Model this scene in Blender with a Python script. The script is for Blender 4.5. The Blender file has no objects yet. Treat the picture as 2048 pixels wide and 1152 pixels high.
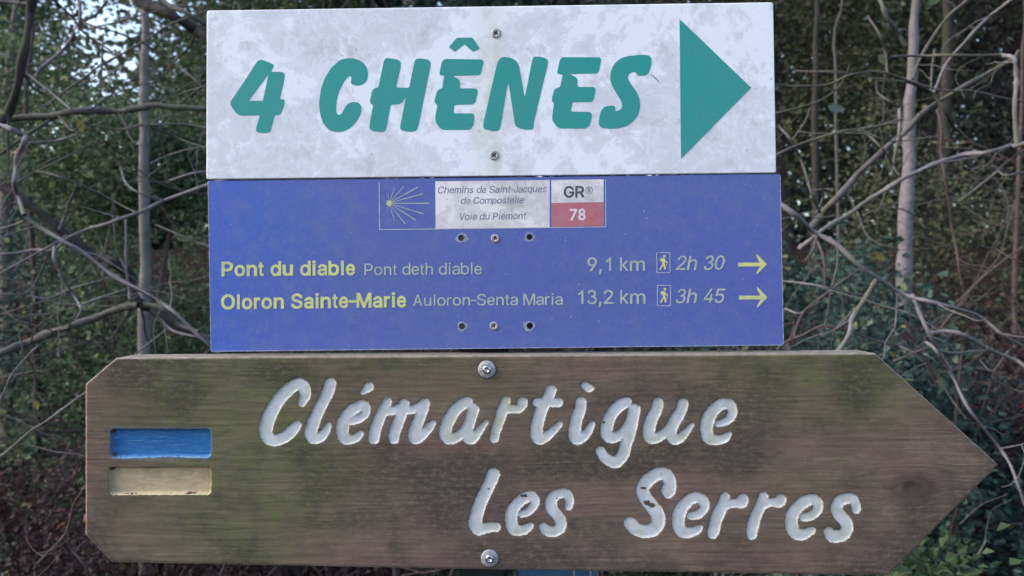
import bpy, math, json
import numpy as np
from mathutils import Vector
from mathutils.geometry import delaunay_2d_cdt

# ------------------------------------------------------------------ camera, sky, sun
SC = bpy.context.scene
COL = SC.collection
DIST = 0.7964            # metres from lens to the faces of the flat signs
EYE = 1.50               # lens height
U = 0.0005               # one drawing unit on the signs = half a millimetre
cam_d = bpy.data.cameras.new('camera')
cam_d.lens = 28.0; cam_d.sensor_width = 36.0
cam_d.clip_start = 0.02; cam_d.clip_end = 400.0
cam_d.dof.use_dof = True; cam_d.dof.focus_distance = DIST; cam_d.dof.aperture_fstop = 8.5
cam = bpy.data.objects.new('camera', cam_d); COL.objects.link(cam)
cam.location = (0, -DIST, EYE); cam.rotation_euler = (math.radians(90), 0, 0)
SC.camera = cam

SUN_EL, SUN_AZ = math.radians(38), math.radians(262)      # veiled sun, high at the left and a little behind the lens
w = bpy.data.worlds.new('World'); SC.world = w; w.use_nodes = True
nt = w.node_tree; nt.nodes.clear()
sky = nt.nodes.new('ShaderNodeTexSky'); sky.sky_type = 'NISHITA'; sky.sun_disc = False
sky.sun_elevation = SUN_EL; sky.sun_rotation = SUN_AZ
sky.dust_density = 3.0; sky.air_density = 1.2; sky.ozone_density = 1.5
bg = nt.nodes.new('ShaderNodeBackground'); bg.inputs['Strength'].default_value = 0.15
wo = nt.nodes.new('ShaderNodeOutputWorld')
nt.links.new(sky.outputs[0], bg.inputs[0]); nt.links.new(bg.outputs[0], wo.inputs[0])
sd = bpy.data.lights.new('sun', 'SUN'); sd.energy = 0.8; sd.angle = math.radians(35); sd.color = (1.0, 0.96, 0.92)
so = bpy.data.objects.new('sun', sd); COL.objects.link(so)
_d = Vector((math.sin(SUN_AZ)*math.cos(SUN_EL), math.cos(SUN_AZ)*math.cos(SUN_EL), math.sin(SUN_EL)))
so.rotation_euler = _d.to_track_quat('Z', 'Y').to_euler(); so.location = (-3, -6, 9)
vs = SC.view_settings
vs.view_transform = 'Standard'; vs.look = 'None'; vs.exposure = 1.38; vs.gamma = 1.0; vs.use_curve_mapping = False

rng = np.random.default_rng(7)

# ------------------------------------------------------------------ helpers
def W(px, py, y=0.0):
    """sign drawing units (seen from the eye) -> metres, on the plane y"""
    k = U*(DIST + y)/DIST
    return ((px - 1024)*k, y, EYE + (576 - py)*k)

def empty(name, loc, label, cat, group=None):
    o = bpy.data.objects.new(name, None); COL.objects.link(o); o.location = loc
    o.empty_display_size = 0.1
    o['label'] = label; o['category'] = cat
    if group: o['group'] = group
    return o

def link(name, me, mat, parent=None, label=None, cat=None, group=None, kind=None, loc=None):
    """link a mesh whose vertices are in world metres; the origin moves to the parent or to loc"""
    base = Vector(parent.location) if parent is not None else (Vector(loc) if loc is not None else Vector((0, 0, 0)))
    p = parent
    while p is not None and p.parent is not None:
        p = p.parent; base = base + Vector(p.location)
    o = bpy.data.objects.new(name, me); COL.objects.link(o)
    if base.length > 0:
        n = len(me.vertices); a = np.empty(n*3, 'f'); me.vertices.foreach_get('co', a)
        a = a.reshape(-1, 3) - np.array(base, 'f'); me.vertices.foreach_set('co', a.ravel()); me.update()
    if parent is not None: o.parent = parent
    elif loc is not None: o.location = loc
    if mat is not None:
        for m in (mat if isinstance(mat, (list, tuple)) else [mat]): me.materials.append(m)
    if label: o['label'] = label
    if cat: o['category'] = cat
    if group: o['group'] = group
    if kind: o['kind'] = kind
    return o

def mesh_np(name, V, F, smooth=False):
    """V (n,3); F list of equal-length index rows (array) or list of such arrays"""
    me = bpy.data.meshes.new(name)
    Fs = F if isinstance(F, list) else [F]
    Fs = [np.asarray(f, dtype='i4') for f in Fs if len(f)]
    loops = np.concatenate([f.ravel() for f in Fs])
    tot = np.concatenate([np.full(len(f), f.shape[1], 'i4') for f in Fs])
    st = np.concatenate([[0], np.cumsum(tot)[:-1]]).astype('i4')
    me.vertices.add(len(V)); me.vertices.foreach_set('co', np.asarray(V, 'f').ravel())
    me.loops.add(len(loops)); me.loops.foreach_set('vertex_index', loops)
    me.polygons.add(len(tot)); me.polygons.foreach_set('loop_start', st); me.polygons.foreach_set('loop_total', tot)
    me.polygons.foreach_set('use_smooth', np.full(len(tot), smooth))
    me.update(calc_edges=True)
    return me

def attr(me, name, vals, dom='POINT'):
    a = me.attributes.new(name, 'FLOAT', dom); a.data.foreach_set('value', np.asarray(vals, 'f'))

def vnoise(x, z, seed=0, octaves=4):
    """smooth value noise, about 0..1"""
    r = np.random.default_rng(seed); out = 0; amp = 1; tot = 0
    for o in range(octaves):
        T = r.random((64, 64)); xi = np.floor(x).astype(int); zi = np.floor(z).astype(int)
        fx = x - xi; fz = z - zi; fx = fx*fx*(3-2*fx); fz = fz*fz*(3-2*fz)
        g = lambda a, b: T[(xi+a) % 64, (zi+b) % 64]
        out = out + amp*((g(0,0)*(1-fx)+g(1,0)*fx)*(1-fz) + (g(0,1)*(1-fx)+g(1,1)*fx)*fz)
        tot += amp; amp *= .5; x = x*2.03+5.1; z = z*2.03+1.7
    return out/tot

def catmull(P, n=6):
    P = np.asarray(P, float)
    if len(P) < 3:
        t = np.linspace(0, 1, n+1)[:, None]; return P[0]*(1-t)+P[-1]*t
    Q = np.vstack([2*P[0]-P[1], P, 2*P[-1]-P[-2]]); out = []
    for i in range(1, len(Q)-2):
        t = np.linspace(0, 1, n, endpoint=False)[:, None]; a, b, c, d = Q[i-1:i+3]
        out.append(.5*((2*b)+(c-a)*t+(2*a-5*b+4*c-d)*t*t+(-a+3*b-3*c+d)*t**3))
    out.append(P[-1:]); return np.vstack(out)

# ------------------------------------------------------------------ materials
def new_mat(name, rough=0.7, spec=0.3, metal=0.0):
    m = bpy.data.materials.new(name); m.use_nodes = True
    n = m.node_tree; b = n.nodes['Principled BSDF']
    b.inputs['Roughness'].default_value = rough; b.inputs['Metallic'].default_value = metal
    b.inputs['Specular IOR Level'].default_value = spec
    return m, n, b
def nd(n, typ, **kw):
    x = n.nodes.new(typ)
    for k, v in kw.items():
        if k in x.inputs.keys() if isinstance(k, str) else False: x.inputs[k].default_value = v
        else: setattr(x, k, v)
    return x
def noise(n, vec, scale, detail=4, rough=0.55, dist=0.0):
    x = n.nodes.new('ShaderNodeTexNoise'); x.inputs['Scale'].default_value = scale
    x.inputs['Detail'].default_value = detail; x.inputs['Roughness'].default_value = rough
    x.inputs['Distortion'].default_value = dist
    if vec is not None: n.links.new(vec, x.inputs['Vector'])
    return x.outputs['Fac']
def ramp(n, fac, stops, interp='LINEAR'):
    r = n.nodes.new('ShaderNodeValToRGB'); r.color_ramp.interpolation = interp
    e = r.color_ramp.elements
    while len(e) > len(stops): e.remove(e[-1])
    while len(e) < len(stops): e.new(0.5)
    for i, (p, c) in enumerate(stops):
        e[i].position = p; e[i].color = (*c, 1) if isinstance(c, tuple) else (c, c, c, 1)
    n.links.new(fac, r.inputs[0]); return r.outputs[0]
def mix(n, fac, a, b, mode='MIX'):
    x = n.nodes.new('ShaderNodeMix'); x.data_type = 'RGBA'; x.blend_type = mode
    for i, v in ((0, fac), (6, a), (7, b)):
        if hasattr(v, 'is_output'): n.links.new(v, x.inputs[i])
        elif isinstance(v, tuple): x.inputs[i].default_value = (*v, 1)
        else: x.inputs[i].default_value = v
    return x.outputs[2]
def mth(n, op, a, b=0.0, clamp=False):
    x = n.nodes.new('ShaderNodeMath'); x.operation = op; x.use_clamp = clamp
    for i, v in ((0, a), (1, b)):
        if hasattr(v, 'is_output'): n.links.new(v, x.inputs[i])
        else: x.inputs[i].default_value = v
    return x.outputs[0]
def coords(n, scale=(1, 1, 1), loc=(0, 0, 0)):
    t = n.nodes.new('ShaderNodeTexCoord'); m = n.nodes.new('ShaderNodeMapping')
    m.inputs['Scale'].default_value = scale; m.inputs['Location'].default_value = loc
    n.links.new(t.outputs['Object'], m.inputs[0]); return m.outputs[0]
def bump(n, b, h, strength=0.3, dist=0.001):
    x = n.nodes.new('ShaderNodeBump'); x.inputs['Strength'].default_value = strength; x.inputs['Distance'].default_value = dist
    n.links.new(h, x.inputs['Height']); n.links.new(x.outputs[0], b.inputs['Normal'])
def geta(n, name):
    x = n.nodes.new('ShaderNodeAttribute'); x.attribute_name = name; return x.outputs['Fac']

def weather_cover(n, base, grime, seed=(0, 0, 0), amt=1.0):
    """peeling film of lichen grime: blotches with crisp ragged borders, rain streaks, specks"""
    v = coords(n, (1, 1, 1), seed)
    big = noise(n, v, 9, 5, .62, .8); fine = noise(n, v, 45, 6, .7, .5)
    s = mth(n, 'ADD', mth(n, 'MULTIPLY', big, .6), mth(n, 'MULTIPLY', fine, .4))
    patch = ramp(n, s, [(.475, 0.0), (.487, .55), (.53, .75), (.56, 1.0), (.575, .7), (.66, 1.0)])
    c = mix(n, mth(n, 'MULTIPLY', patch, .75*amt), base, grime)
    v2 = coords(n, (1, 1, 1), (seed[0]+3, 1, 2)); m2 = noise(n, v2, 16, 6, .7, 1.2)
    vein = ramp(n, m2, [(.47, 0.0), (.497, .8), (.512, .8), (.53, 0.0)])
    c = mix(n, mth(n, 'MULTIPLY', vein, .45*amt), c, tuple(min(1, x*1.06) for x in base))
    blot = ramp(n, noise(n, coords(n, (1, 1, 1), (seed[0]+7, 0, 5)), 26, 5, .7), [(.56, 0.0), (.66, .5)])
    c = mix(n, mth(n, 'MULTIPLY', blot, amt), c, tuple(x*.72 for x in grime))
    sp = ramp(n, noise(n, coords(n, (1, 1, 1), (1, 2, seed[0])), 210, 2, .5), [(.70, 0.0), (.74, .7)])
    gate = ramp(n, noise(n, coords(n, (1, 1, 1), (5, 2, 3)), 14, 2, .5), [(.48, 0.0), (.6, 1.0)])
    c = mix(n, mth(n, 'MULTIPLY', sp, gate), c, (.16, .16, .18))
    return c

M = {}
Z0 = EYE+(576-352)*U          # height of the white sign's origin
def mk_materials():
    # --- white laminate
    m, n, b = new_mat('white_laminate', .45, .35)
    c = weather_cover(n, (.79, .81, .90), (.545, .55, .62))
    # green run-off below the screws
    sx = n.nodes.new('ShaderNodeSeparateXYZ'); n.links.new(coords(n), sx.inputs[0])
    dx = mth(n, 'ABSOLUTE', mth(n, 'SUBTRACT', sx.outputs[0], -0.002))
    wob = mth(n, 'MULTIPLY', noise(n, coords(n, (60, 1, 8)), 1, 4, .6), .035)
    col = mth(n, 'SUBTRACT', 1.0, mth(n, 'DIVIDE', mth(n, 'ADD', dx, wob), .042), True)
    c = mix(n, mth(n, 'MULTIPLY', col, .55), c, (.62, .64, .50))
    # dirty rings and short drips at the two screws
    for zz_ in (EYE+(576-66.8)*U-Z0, EYE+(576-311)*U-Z0):
        dz = mth(n, 'SUBTRACT', zz_, sx.outputs[2]); ddx = mth(n, 'ABSOLUTE', mth(n, 'SUBTRACT', sx.outputs[0], 0.0035))
        r2 = mth(n, 'SQRT', mth(n, 'ADD', mth(n, 'MULTIPLY', ddx, ddx), mth(n, 'MULTIPLY', dz, dz)))
        halo = mth(n, 'SUBTRACT', 1.0, mth(n, 'DIVIDE', r2, .011), True)
        drip = mth(n, 'MULTIPLY', mth(n, 'SUBTRACT', 1.0, mth(n, 'DIVIDE', ddx, .0045), True), mth(n, 'MULTIPLY', mth(n, 'GREATER_THAN', dz, 0.0), mth(n, 'SUBTRACT', 1.0, mth(n, 'DIVIDE', dz, .045), True)))
        q_ = mth(n, 'MULTIPLY', mth(n, 'MAXIMUM', halo, drip), ramp(n, noise(n, coords(n, (3, 1, .8)), 90, 4, .7), [(.35, .2), (.65, 1.0)]))
        c = mix(n, mth(n, 'MULTIPLY', q_, .55), c, (.40, .37, .33))
    n.links.new(c, b.inputs['Base Color'])
    bump(n, b, noise(n, coords(n), 60, 5, .6), .12, .0006); M['white'] = m
    # --- teal vinyl
    m, n, b = new_mat('teal_vinyl', .5, .3)
    f = noise(n, coords(n), 14, 5, .6); f2 = noise(n, coords(n), 420, 3, .6)
    c = mix(n, ramp(n, f, [(.35, 0.0), (.65, 1.0)]), (.016, .295, .262), (.036, .28, .27))
    c = mix(n, ramp(n, f2, [(.45, 0.0), (.75, .3)]), c, (.10, .35, .34))
    n.links.new(c, b.inputs['Base Color']); M['teal'] = m
    # --- blue laminate
    m, n, b = new_mat('blue_laminate', .42, .4)
    f = noise(n, coords(n), 5, 4, .6, .3); f2 = noise(n, coords(n), 500, 3, .7); f3 = noise(n, coords(n), 60, 5, .7)
    sx = n.nodes.new('ShaderNodeSeparateXYZ'); n.links.new(coords(n), sx.inputs[0])
    lf = n.nodes.new('ShaderNodeMapRange'); lf.inputs[1].default_value = -.31; lf.inputs[2].default_value = -.14
    n.links.new(mth(n, 'ADD', sx.outputs[0], mth(n, 'MULTIPLY', mth(n, 'SUBTRACT', f3, .5), .08)), lf.inputs[0])
    c = mix(n, lf.outputs[0], (.034, .105, .50), (.082, .122, .375))
    c = mix(n, ramp(n, f, [(.42, 0.0), (.62, .8)]), c, (.078, .110, .41))
    c = mix(n, ramp(n, f3, [(.48, 0.0), (.72, .4)]), c, (.15, .18, .34))
    c = mix(n, ramp(n, f2, [(.5, 0.0), (.8, .5)]), c, (.19, .22, .40))
    sp = ramp(n, noise(n, coords(n, (1,1,1), (4,4,4)), 150, 2, .5), [(.73, 0.0), (.76, .6)])
    c = mix(n, sp, c, (.40, .43, .55))
    n.links.new(c, b.inputs['Base Color']); M['blue'] = m
    for k, base, dirt in (('print_yellow', (.62, .66, .22), (.42, .46, .30)), ('print_pale', (.43, .50, .40), (.30, .35, .38)),
                          ('print_line', (.50, .52, .62), (.30, .34, .45)), ('print_slate', (.13, .14, .22), (.24, .25, .32)),
                          ('print_black', (.055, .06, .09), (.12, .12, .16)), ('print_white', (.72, .68, .72), (.62, .5, .52))):
        m, n, b = new_mat(k, .5, .3)
        f = noise(n, coords(n), 90, 5, .7)
        n.links.new(mix(n, ramp(n, f, [(.42, 0.0), (.68, 1.0)]), base, dirt), b.inputs['Base Color']); M[k] = m
    m, n, b = new_mat('print_red', .5, .3)
    f = noise(n, coords(n), 55, 5, .7)
    n.links.new(mix(n, ramp(n, f, [(.35, 0.0), (.7, 1.0)]), (.46, .125, .165), (.43, .20, .24)), b.inputs['Base Color']); M['red'] = m
    m, n, b = new_mat('print_label', .5, .3)
    n.links.new(weather_cover(n, (.76, .74, .77), (.53, .51, .53), (11, 2, 0), 1.15), b.inputs['Base Color']); M['label'] = m
    m, n, b = new_mat('laminate_core', .7, .2)
    n.links.new(ramp(n, noise(n, coords(n), 80), [(.3, (.30, .30, .34)), (.7, (.5, .5, .55))]), b.inputs['Base Color']); M['core'] = m
    m, n, b = new_mat('scuffed_ring', .6, .3)
    n.links.new(ramp(n, noise(n, coords(n), 300, 4), [(.35, (.16, .19, .36)), (.62, (.33, .36, .47))]), b.inputs['Base Color']); M['ring'] = m
    # --- steel
    m, n, b = new_mat('dull_zinc', .5, .4, .45)
    f = noise(n, coords(n), 400, 4, .6)
    n.links.new(ramp(n, f, [(.3, (.24, .24, .26)), (.7, (.46, .46, .50))]), b.inputs['Base Color'])
    n.links.new(ramp(n, f, [(.3, .45), (.7, .7)]), b.inputs['Roughness']); M['zinc'] = m
    m, n, b = new_mat('bright_steel', .22, .5, 1.0)
    n.links.new(ramp(n, noise(n, coords(n), 300, 4), [(.3, (.45, .45, .50)), (.7, (.72, .72, .80))]), b.inputs['Base Color']); M['steel'] = m
    m, n, b = new_mat('recess_dirt', .8, .1)
    n.links.new(ramp(n, noise(n, coords(n), 600, 3), [(.3, (.03, .03, .035)), (.7, (.08, .08, .09))]), b.inputs['Base Color']); M['dirt'] = m
    # --- weathered wood (attributes: gv = grain coordinate, algae, stain, inner = distance into a carving)
    def wood_color(n, b, do_bump=True):
        co = coords(n); sx = n.nodes.new('ShaderNodeSeparateXYZ'); n.links.new(co, sx.inputs[0])
        gv = geta(n, 'gv')
        def gn(sx_, sz_, det, rg, dist=.0, off=0.0):
            cb = n.nodes.new('ShaderNodeCombineXYZ')
            n.links.new(mth(n, 'ADD', mth(n, 'MULTIPLY', sx.outputs[0], sx_), off), cb.inputs[0])
            n.links.new(mth(n, 'MULTIPLY', sx.outputs[1], sz_*.3), cb.inputs[1])
            n.links.new(mth(n, 'MULTIPLY', gv, sz_), cb.inputs[2]); return noise(n, cb.outputs[0], 1, det, rg, dist)
        broad = gn(5, 48, 4, .6, .8); mid = gn(24, 170, 5, .68, .7, 4); fine = gn(80, 620, 4, .7, .3, 9); pore = gn(160, 1300, 3, .6, 0, 2)
        warm = gn(5, 22, 3, .55, .3, 6)
        c = mix(n, ramp(n, warm, [(.38, 0.0), (.62, 1.0)]), (.186, .142, .112), (.186, .118, .106))
        c = mix(n, ramp(n, broad, [(.42, 0.0), (.70, .50)]), c, (.200, .155, .128))
        c = mix(n, ramp(n, mid, [(.50, 0.0), (.72, .36)]), c, (.090, .068, .056))
        c = mix(n, ramp(n, fine, [(.46, 0.0), (.68, .26)]), c, (.085, .065, .055))
        c = mix(n, ramp(n, fine, [(.30, .2), (.42, 0.0)]), c, (.25, .21, .18))
        bl = ramp(n, noise(n, coords(n, (1, 1, 1.6), (5, 5, 1)), 34, 6, .72), [(.42, 0.0), (.64, .6)])
        c = mix(n, bl, c, (.088, .070, .058))
        pk = ramp(n, noise(n, coords(n, (.7, 1, 2.2), (1, 5, 8)), 13, 3, .6), [(.52, 0.0), (.66, .5)])
        c = mix(n, pk, c, (.175, .105, .102))
        ring = gn(1.6, 95, 2, .5, .9, 12); rl = ramp(n, ring, [(.50, 0.0), (.535, .5), (.56, .12), (.60, 0.0)])
        zone = ramp(n, noise(n, coords(n, (.6, 1, 1.4), (9, 1, 3)), 6, 3, .5), [(.42, .15), (.58, 1.0)])
        c = mix(n, mth(n, 'MULTIPLY', rl, zone), c, (.080, .052, .046))
        # algae
        al = geta(n, 'algae'); an = noise(n, coords(n, (1, 1, .6), (2, 0, 0)), 70, 6, .75)
        af = mth(n, 'MULTIPLY', al, ramp(n, mth(n, 'ADD', mth(n, 'MULTIPLY', an, .7), mth(n, 'MULTIPLY', mid, .3)), [(.36, .25), (.58, 1.0)]))
        c = mix(n, af, c, mix(n, ramp(n, mid, [(.4, 0.0), (.62, 1.0)]), (.125, .150, .052), (.085, .098, .040)))
        # mildew
        st = geta(n, 'stain'); sn = noise(n, coords(n, (1, 1, 1.8), (7, 0, 0)), 130, 6, .8)
        sp = mth(n, 'MULTIPLY', st, ramp(n, sn, [(.38, 0.0), (.52, 1.0)]))
        c = mix(n, mth(n, 'MULTIPLY', sp, .8, True), c, (.052, .048, .042))
        fl = ramp(n, noise(n, coords(n, (1, 1, 1.8), (3, 0, 9)), 300, 4, .75), [(.56, 0.0), (.68, .6)])
        c = mix(n, fl, c, (.060, .050, .045))
        we = mth(n, 'MULTIPLY', geta(n, 'worn'), ramp(n, noise(n, coords(n), 120, 4, .6), [(.35, .35), (.6, 1.0)]))
        c = mix(n, we, c, (.34, .30, .28))
        sm = mth(n, 'MULTIPLY', geta(n, 'smear'), ramp(n, noise(n, coords(n), 260, 4, .7), [(.38, .1), (.58, 1.0)]))
        c = mix(n, sm, c, (.045, .17, .36))
        kd = geta(n, 'knot'); c = mix(n, kd, c, (.062, .045, .042))
        h = mth(n, 'ADD', mth(n, 'MULTIPLY', fine, .5), mth(n, 'MULTIPLY', mid, .5))
        h = mth(n, 'ADD', h, mth(n, 'MULTIPLY', pore, .25))
        return c, h
    m, n, b = new_mat('weathered_wood', .85, .15)
    c, h = wood_color(n, b); n.links.new(c, b.inputs['Base Color']); bump(n, b, h, .4, .0010); M['wood'] = m
    def carved(name, base, dirt, edge, streak, low_lit_c):
        m, n, b = new_mat(name, .6, .25)
        wc, h = wood_color(n, b)
        inner = geta(n, 'inner')                   # 0 at the lip .. 1 in the middle
        f1 = noise(n, coords(n), 75, 6, .72); f2 = noise(n, coords(n, (1, 1, 1), (3, 1, 4)), 320, 4, .7)
        c = mix(n, ramp(n, f1, [(.44, 0.0), (.66, .8)]), base, dirt)
        alg = geta(n, 'algae'); c = mix(n, mth(n, 'MULTIPLY', alg, ramp(n, f1, [(.35, .15), (.6, .75)])), c, (.43, .44, .27))
        sf = noise(n, coords(n, (45, 1, 520)), 1, 5, .7)
        c = mix(n, ramp(n, sf, [(.52, 0.0), (.70, streak)]), c, edge)
        # grime caught at the ragged lip; lower lips painted lighter, as if lit from above
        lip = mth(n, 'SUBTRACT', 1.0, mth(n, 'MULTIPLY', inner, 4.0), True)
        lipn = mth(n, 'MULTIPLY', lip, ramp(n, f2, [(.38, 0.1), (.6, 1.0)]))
        lc = mix(n, geta(n, 'low'), (.20, .175, .13), low_lit_c)
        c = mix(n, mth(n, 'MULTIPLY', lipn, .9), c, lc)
        chip = mth(n, 'ADD', geta(n, 'chip'), mth(n, 'MULTIPLY', mth(n, 'SUBTRACT', noise(n, coords(n), 260, 4, .7), .5), 1.6))
        chipm = ramp(n, chip, [(.5, 0.0), (.56, 1.0)])
        spk = ramp(n, noise(n, coords(n, (1, 1, 1), (9, 9, 1)), 300, 3, .6), [(.68, 0.0), (.72, .8)])
        c = mix(n, mth(n, 'MAXIMUM', chipm, mth(n, 'MULTIPLY', spk, .6)), c, (.085, .060, .048))
        n.links.new(c, b.inputs['Base Color']); bump(n, b, mth(n, 'ADD', h, f1), .15, .0006); return m
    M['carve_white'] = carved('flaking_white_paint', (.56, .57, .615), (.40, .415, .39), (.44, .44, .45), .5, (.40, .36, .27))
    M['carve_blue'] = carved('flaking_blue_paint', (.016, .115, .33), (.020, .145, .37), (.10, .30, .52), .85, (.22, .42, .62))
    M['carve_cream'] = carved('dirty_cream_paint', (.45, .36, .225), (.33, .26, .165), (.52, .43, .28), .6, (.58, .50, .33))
    # --- bark
    def bark(name, a, b_, c_, sc=40):
        m, n, b = new_mat(name, .9, .1)
        v = coords(n); f = noise(n, v, sc, 5, .7); g = noise(n, v, sc*.2, 3, .5)
        c = mix(n, ramp(n, f, [(.35, 0.0), (.65, 1.0)]), a, b_)
        c = mix(n, ramp(n, g, [(.45, 0.0), (.68, .9)]), c, c_)
        n.links.new(c, b.inputs['Base Color']); bump(n, b, f, .6, .003); M[name] = m
    bark('bark_pale', (.125, .115, .125), (.205, .19, .21), (.11, .115, .10))
    bark('bark_grey', (.075, .068, .068), (.125, .115, .118), (.075, .085, .062))
    bark('bark_dark', (.030, .025, .026), (.062, .052, .052), (.04, .045, .035))
    bark('bark_trunk', (.115, .105, .105), (.20, .185, .19), (.10, .115, .08), 25)
    bark('twig_brown', (.065, .050, .050), (.105, .086, .086), (.075, .056, .054), 60)
    # --- leaves
    def leaf(name, stops, rough=.6, trans=.35):
        m, n, b = new_mat(name, rough, .18)
        c = ramp(n, geta(n, 'tint'), stops)
        n.links.new(c, b.inputs['Base Color'])
        out = n.nodes['Material Output']; tr = n.nodes.new('ShaderNodeBsdfTranslucent'); mx = n.nodes.new('ShaderNodeMixShader')
        n.links.new(c, tr.inputs[0]); mx.inputs[0].default_value = trans
        n.links.new(b.outputs[0], mx.inputs[1]); n.links.new(tr.outputs[0], mx.inputs[2]); n.links.new(mx.outputs[0], out.inputs[0])
        M[name] = m
    leaf('leaf_green', [(0, (0.039, 0.060, 0.036)), (.5, (0.086, 0.125, 0.075)), (.85, (0.150, 0.195, 0.117)), (1, (0.247, 0.260, 0.117))])
    leaf('leaf_ivy', [(0, (0.024, 0.043, 0.041)), (.55, (0.055, 0.096, 0.084)), (.9, (0.120, 0.174, 0.150)), (1, (0.240, 0.252, 0.132))])
    leaf('leaf_olive', [(0, (0.045, 0.053, 0.033)), (.6, (0.098, 0.110, 0.068)), (1, (0.175, 0.175, 0.106))])
    leaf('leaf_bright', [(0, (.026, .050, .026)), (.5, (.052, .088, .045)), (1, (.10, .135, .075))])
    #leaf_dry
    leaf('leaf_dry', [(0, (.022, .013, .016)), (.45, (.046, .029, .034)), (.8, (.082, .054, .056)), (.96, (.13, .08, .075)), (1, (.16, .045, .045))])
    0 and leaf('x', [(0, (0.045, 0.024, 0.021)), (.45, (0.083, 0.045, 0.039)), (.8, (0.128, 0.075, 0.063)), (.95, (0.225, 0.128, 0.105)), (1, (0.300, 0.068, 0.045))])
    leaf('leaf_pale', [(0, (.12, .145, .13)), (1, (.16, .19, .17))])
    leaf('leaf_yellow', [(0, (.17, .17, .045)), (1, (.24, .23, .07))])
    leaf('leaf_far', [(0, (0.045, 0.057, 0.051)), (.6, (0.093, 0.114, 0.099)), (1, (0.165, 0.180, 0.165))])
    # --- soil
    m, n, b = new_mat('forest_soil', .95, .05)
    f = noise(n, coords(n), 9, 8, .7)
    n.links.new(ramp(n, f, [(.3, (.020, .013, .012)), (.55, (.045, .030, .026)), (.75, (.07, .05, .04))]), b.inputs['Base Color'])
    bump(n, b, f, 1.0, .03); M['soil'] = m
    m, n, b = new_mat('post_paint', .7, .2)
    f = noise(n, coords(n, (1, 1, .2)), 60, 5, .6)
    n.links.new(ramp(n, f, [(.3, (.012, .018, .020)), (.7, (.035, .045, .048))]), b.inputs['Base Color']); M['post'] = m
    m, n, b = new_mat('pale_blue_plate', .5, .3)
    f = noise(n, coords(n), 60, 5, .6)
    n.links.new(ramp(n, f, [(.3, (.030, .12, .26)), (.7, (.06, .19, .36))]), b.inputs['Base Color']); M['plate'] = m
    m, n, b = new_mat('red_tape', .5, .3)
    n.links.new(ramp(n, noise(n, coords(n), 200), [(.3, (.35, .07, .04)), (.7, (.5, .14, .08))]), b.inputs['Base Color']); M['tape'] = m
mk_materials()

# ------------------------------------------------------------------ flat shapes
def fillet(P, r=7.0, n=4):
    P = [np.array(p, float) for p in P]; N = len(P); out = []
    for i in range(N):
        a, b, c = P[i-1], P[i], P[(i+1) % N]
        la = np.linalg.norm(a-b); lc = np.linalg.norm(c-b)
        if la < 1e-6 or lc < 1e-6: continue
        d = min(r, .5*la, .5*lc)
        p0 = b+(a-b)/la*d; p2 = b+(c-b)/lc*d
        cosang = np.dot((a-b)/la, (c-b)/lc)
        k = n if cosang > -.95 else 2
        for t in np.linspace(0, 1, k+1): out.append(p0*(1-t)**2+b*2*t*(1-t)+p2*t*t)
    res = [out[0]]
    for p in out[1:]:
        if np.linalg.norm(p-res[-1]) > .05: res.append(p)
    if np.linalg.norm(res[0]-res[-1]) < .05: res.pop()
    return np.array(res)

def wind(pts, loops):
    """non-zero winding number of pts (n,2) for a list of loops"""
    wn = np.zeros(len(pts), int)
    for L in loops:
        A = L; B = np.roll(L, -1, 0)
        x, y = pts[:, 0][:, None], pts[:, 1][:, None]
        up = (A[:, 1] <= y) & (B[:, 1] > y); dn = (A[:, 1] > y) & (B[:, 1] <= y)
        cr = (B[:, 0]-A[:, 0])*(y-A[:, 1])-(x-A[:, 0])*(B[:, 1]-A[:, 1])
        wn += (up & (cr > 0)).sum(1) - (dn & (cr < 0)).sum(1)
    return wn
def area(L):
    B = np.roll(L, -1, 0); return .5*np.sum(L[:, 0]*B[:, 1]-B[:, 0]*L[:, 1])

def cap(loops, evenodd=True):
    """triangulate loops (2D arrays) -> verts (n,2), faces"""
    vs_, ed = [], []; k = 0
    for L in loops:
        n = len(L); vs_ += [Vector((float(p[0]), float(p[1]))) for p in L]
        ed += [(k+i, k+(i+1) % n) for i in range(n)]; k += n
    v, e, f, *_ = delaunay_2d_cdt(vs_, ed, [], 0, 1e-5)
    v = np.array([(p.x, p.y) for p in v]); f = np.array([list(t) for t in f], int)
    ce = v[f].mean(1); wn = wind(ce, loops)
    keep = (wn % 2 != 0) if evenodd else (wn != 0)
    f = f[keep]
    # orient counter-clockwise in (x, y-down) so that it faces the lens after mapping
    a, b, c = v[f[:, 0]], v[f[:, 1]], v[f[:, 2]]
    s = (b[:, 0]-a[:, 0])*(c[:, 1]-a[:, 1])-(b[:, 1]-a[:, 1])*(c[:, 0]-a[:, 0])
    f[s > 0] = f[s > 0][:, ::-1]
    return v, f

LAYER = 0
def flat(name, loops, mat, parent, y=0.0, thick=0.00025, evenodd=True, label=None):
    """thin printed or cut-out shape whose face lies thick in front of plane y (drawing units are those of plane y)"""
    global LAYER
    LAYER = (LAYER+1) % 11; thick = thick+LAYER*4e-6
    v, f = cap(loops, evenodd)
    def to3(q, yy):
        k = U*(DIST+y)/DIST
        return np.column_stack([(q[:, 0]-1024)*k, np.full(len(q), yy), EYE+(576-q[:, 1])*k])
    V = [to3(v, y-thick)]; F = [f]; base = len(v)
    quads = []
    for L in loops:
        n = len(L); V += [to3(L, y-thick), to3(L, y+.0001)]
        i = np.arange(n); j = (i+1) % n
        q = np.column_stack([base+i, base+j, base+n+j, base+n+i])
        quads.append(q if area(L) < 0 else q[:, ::-1]); base += 2*n
    return link(name, mesh_np(name, np.vstack(V), [f, np.vstack(quads)]), mat, parent, label=label)

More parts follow.
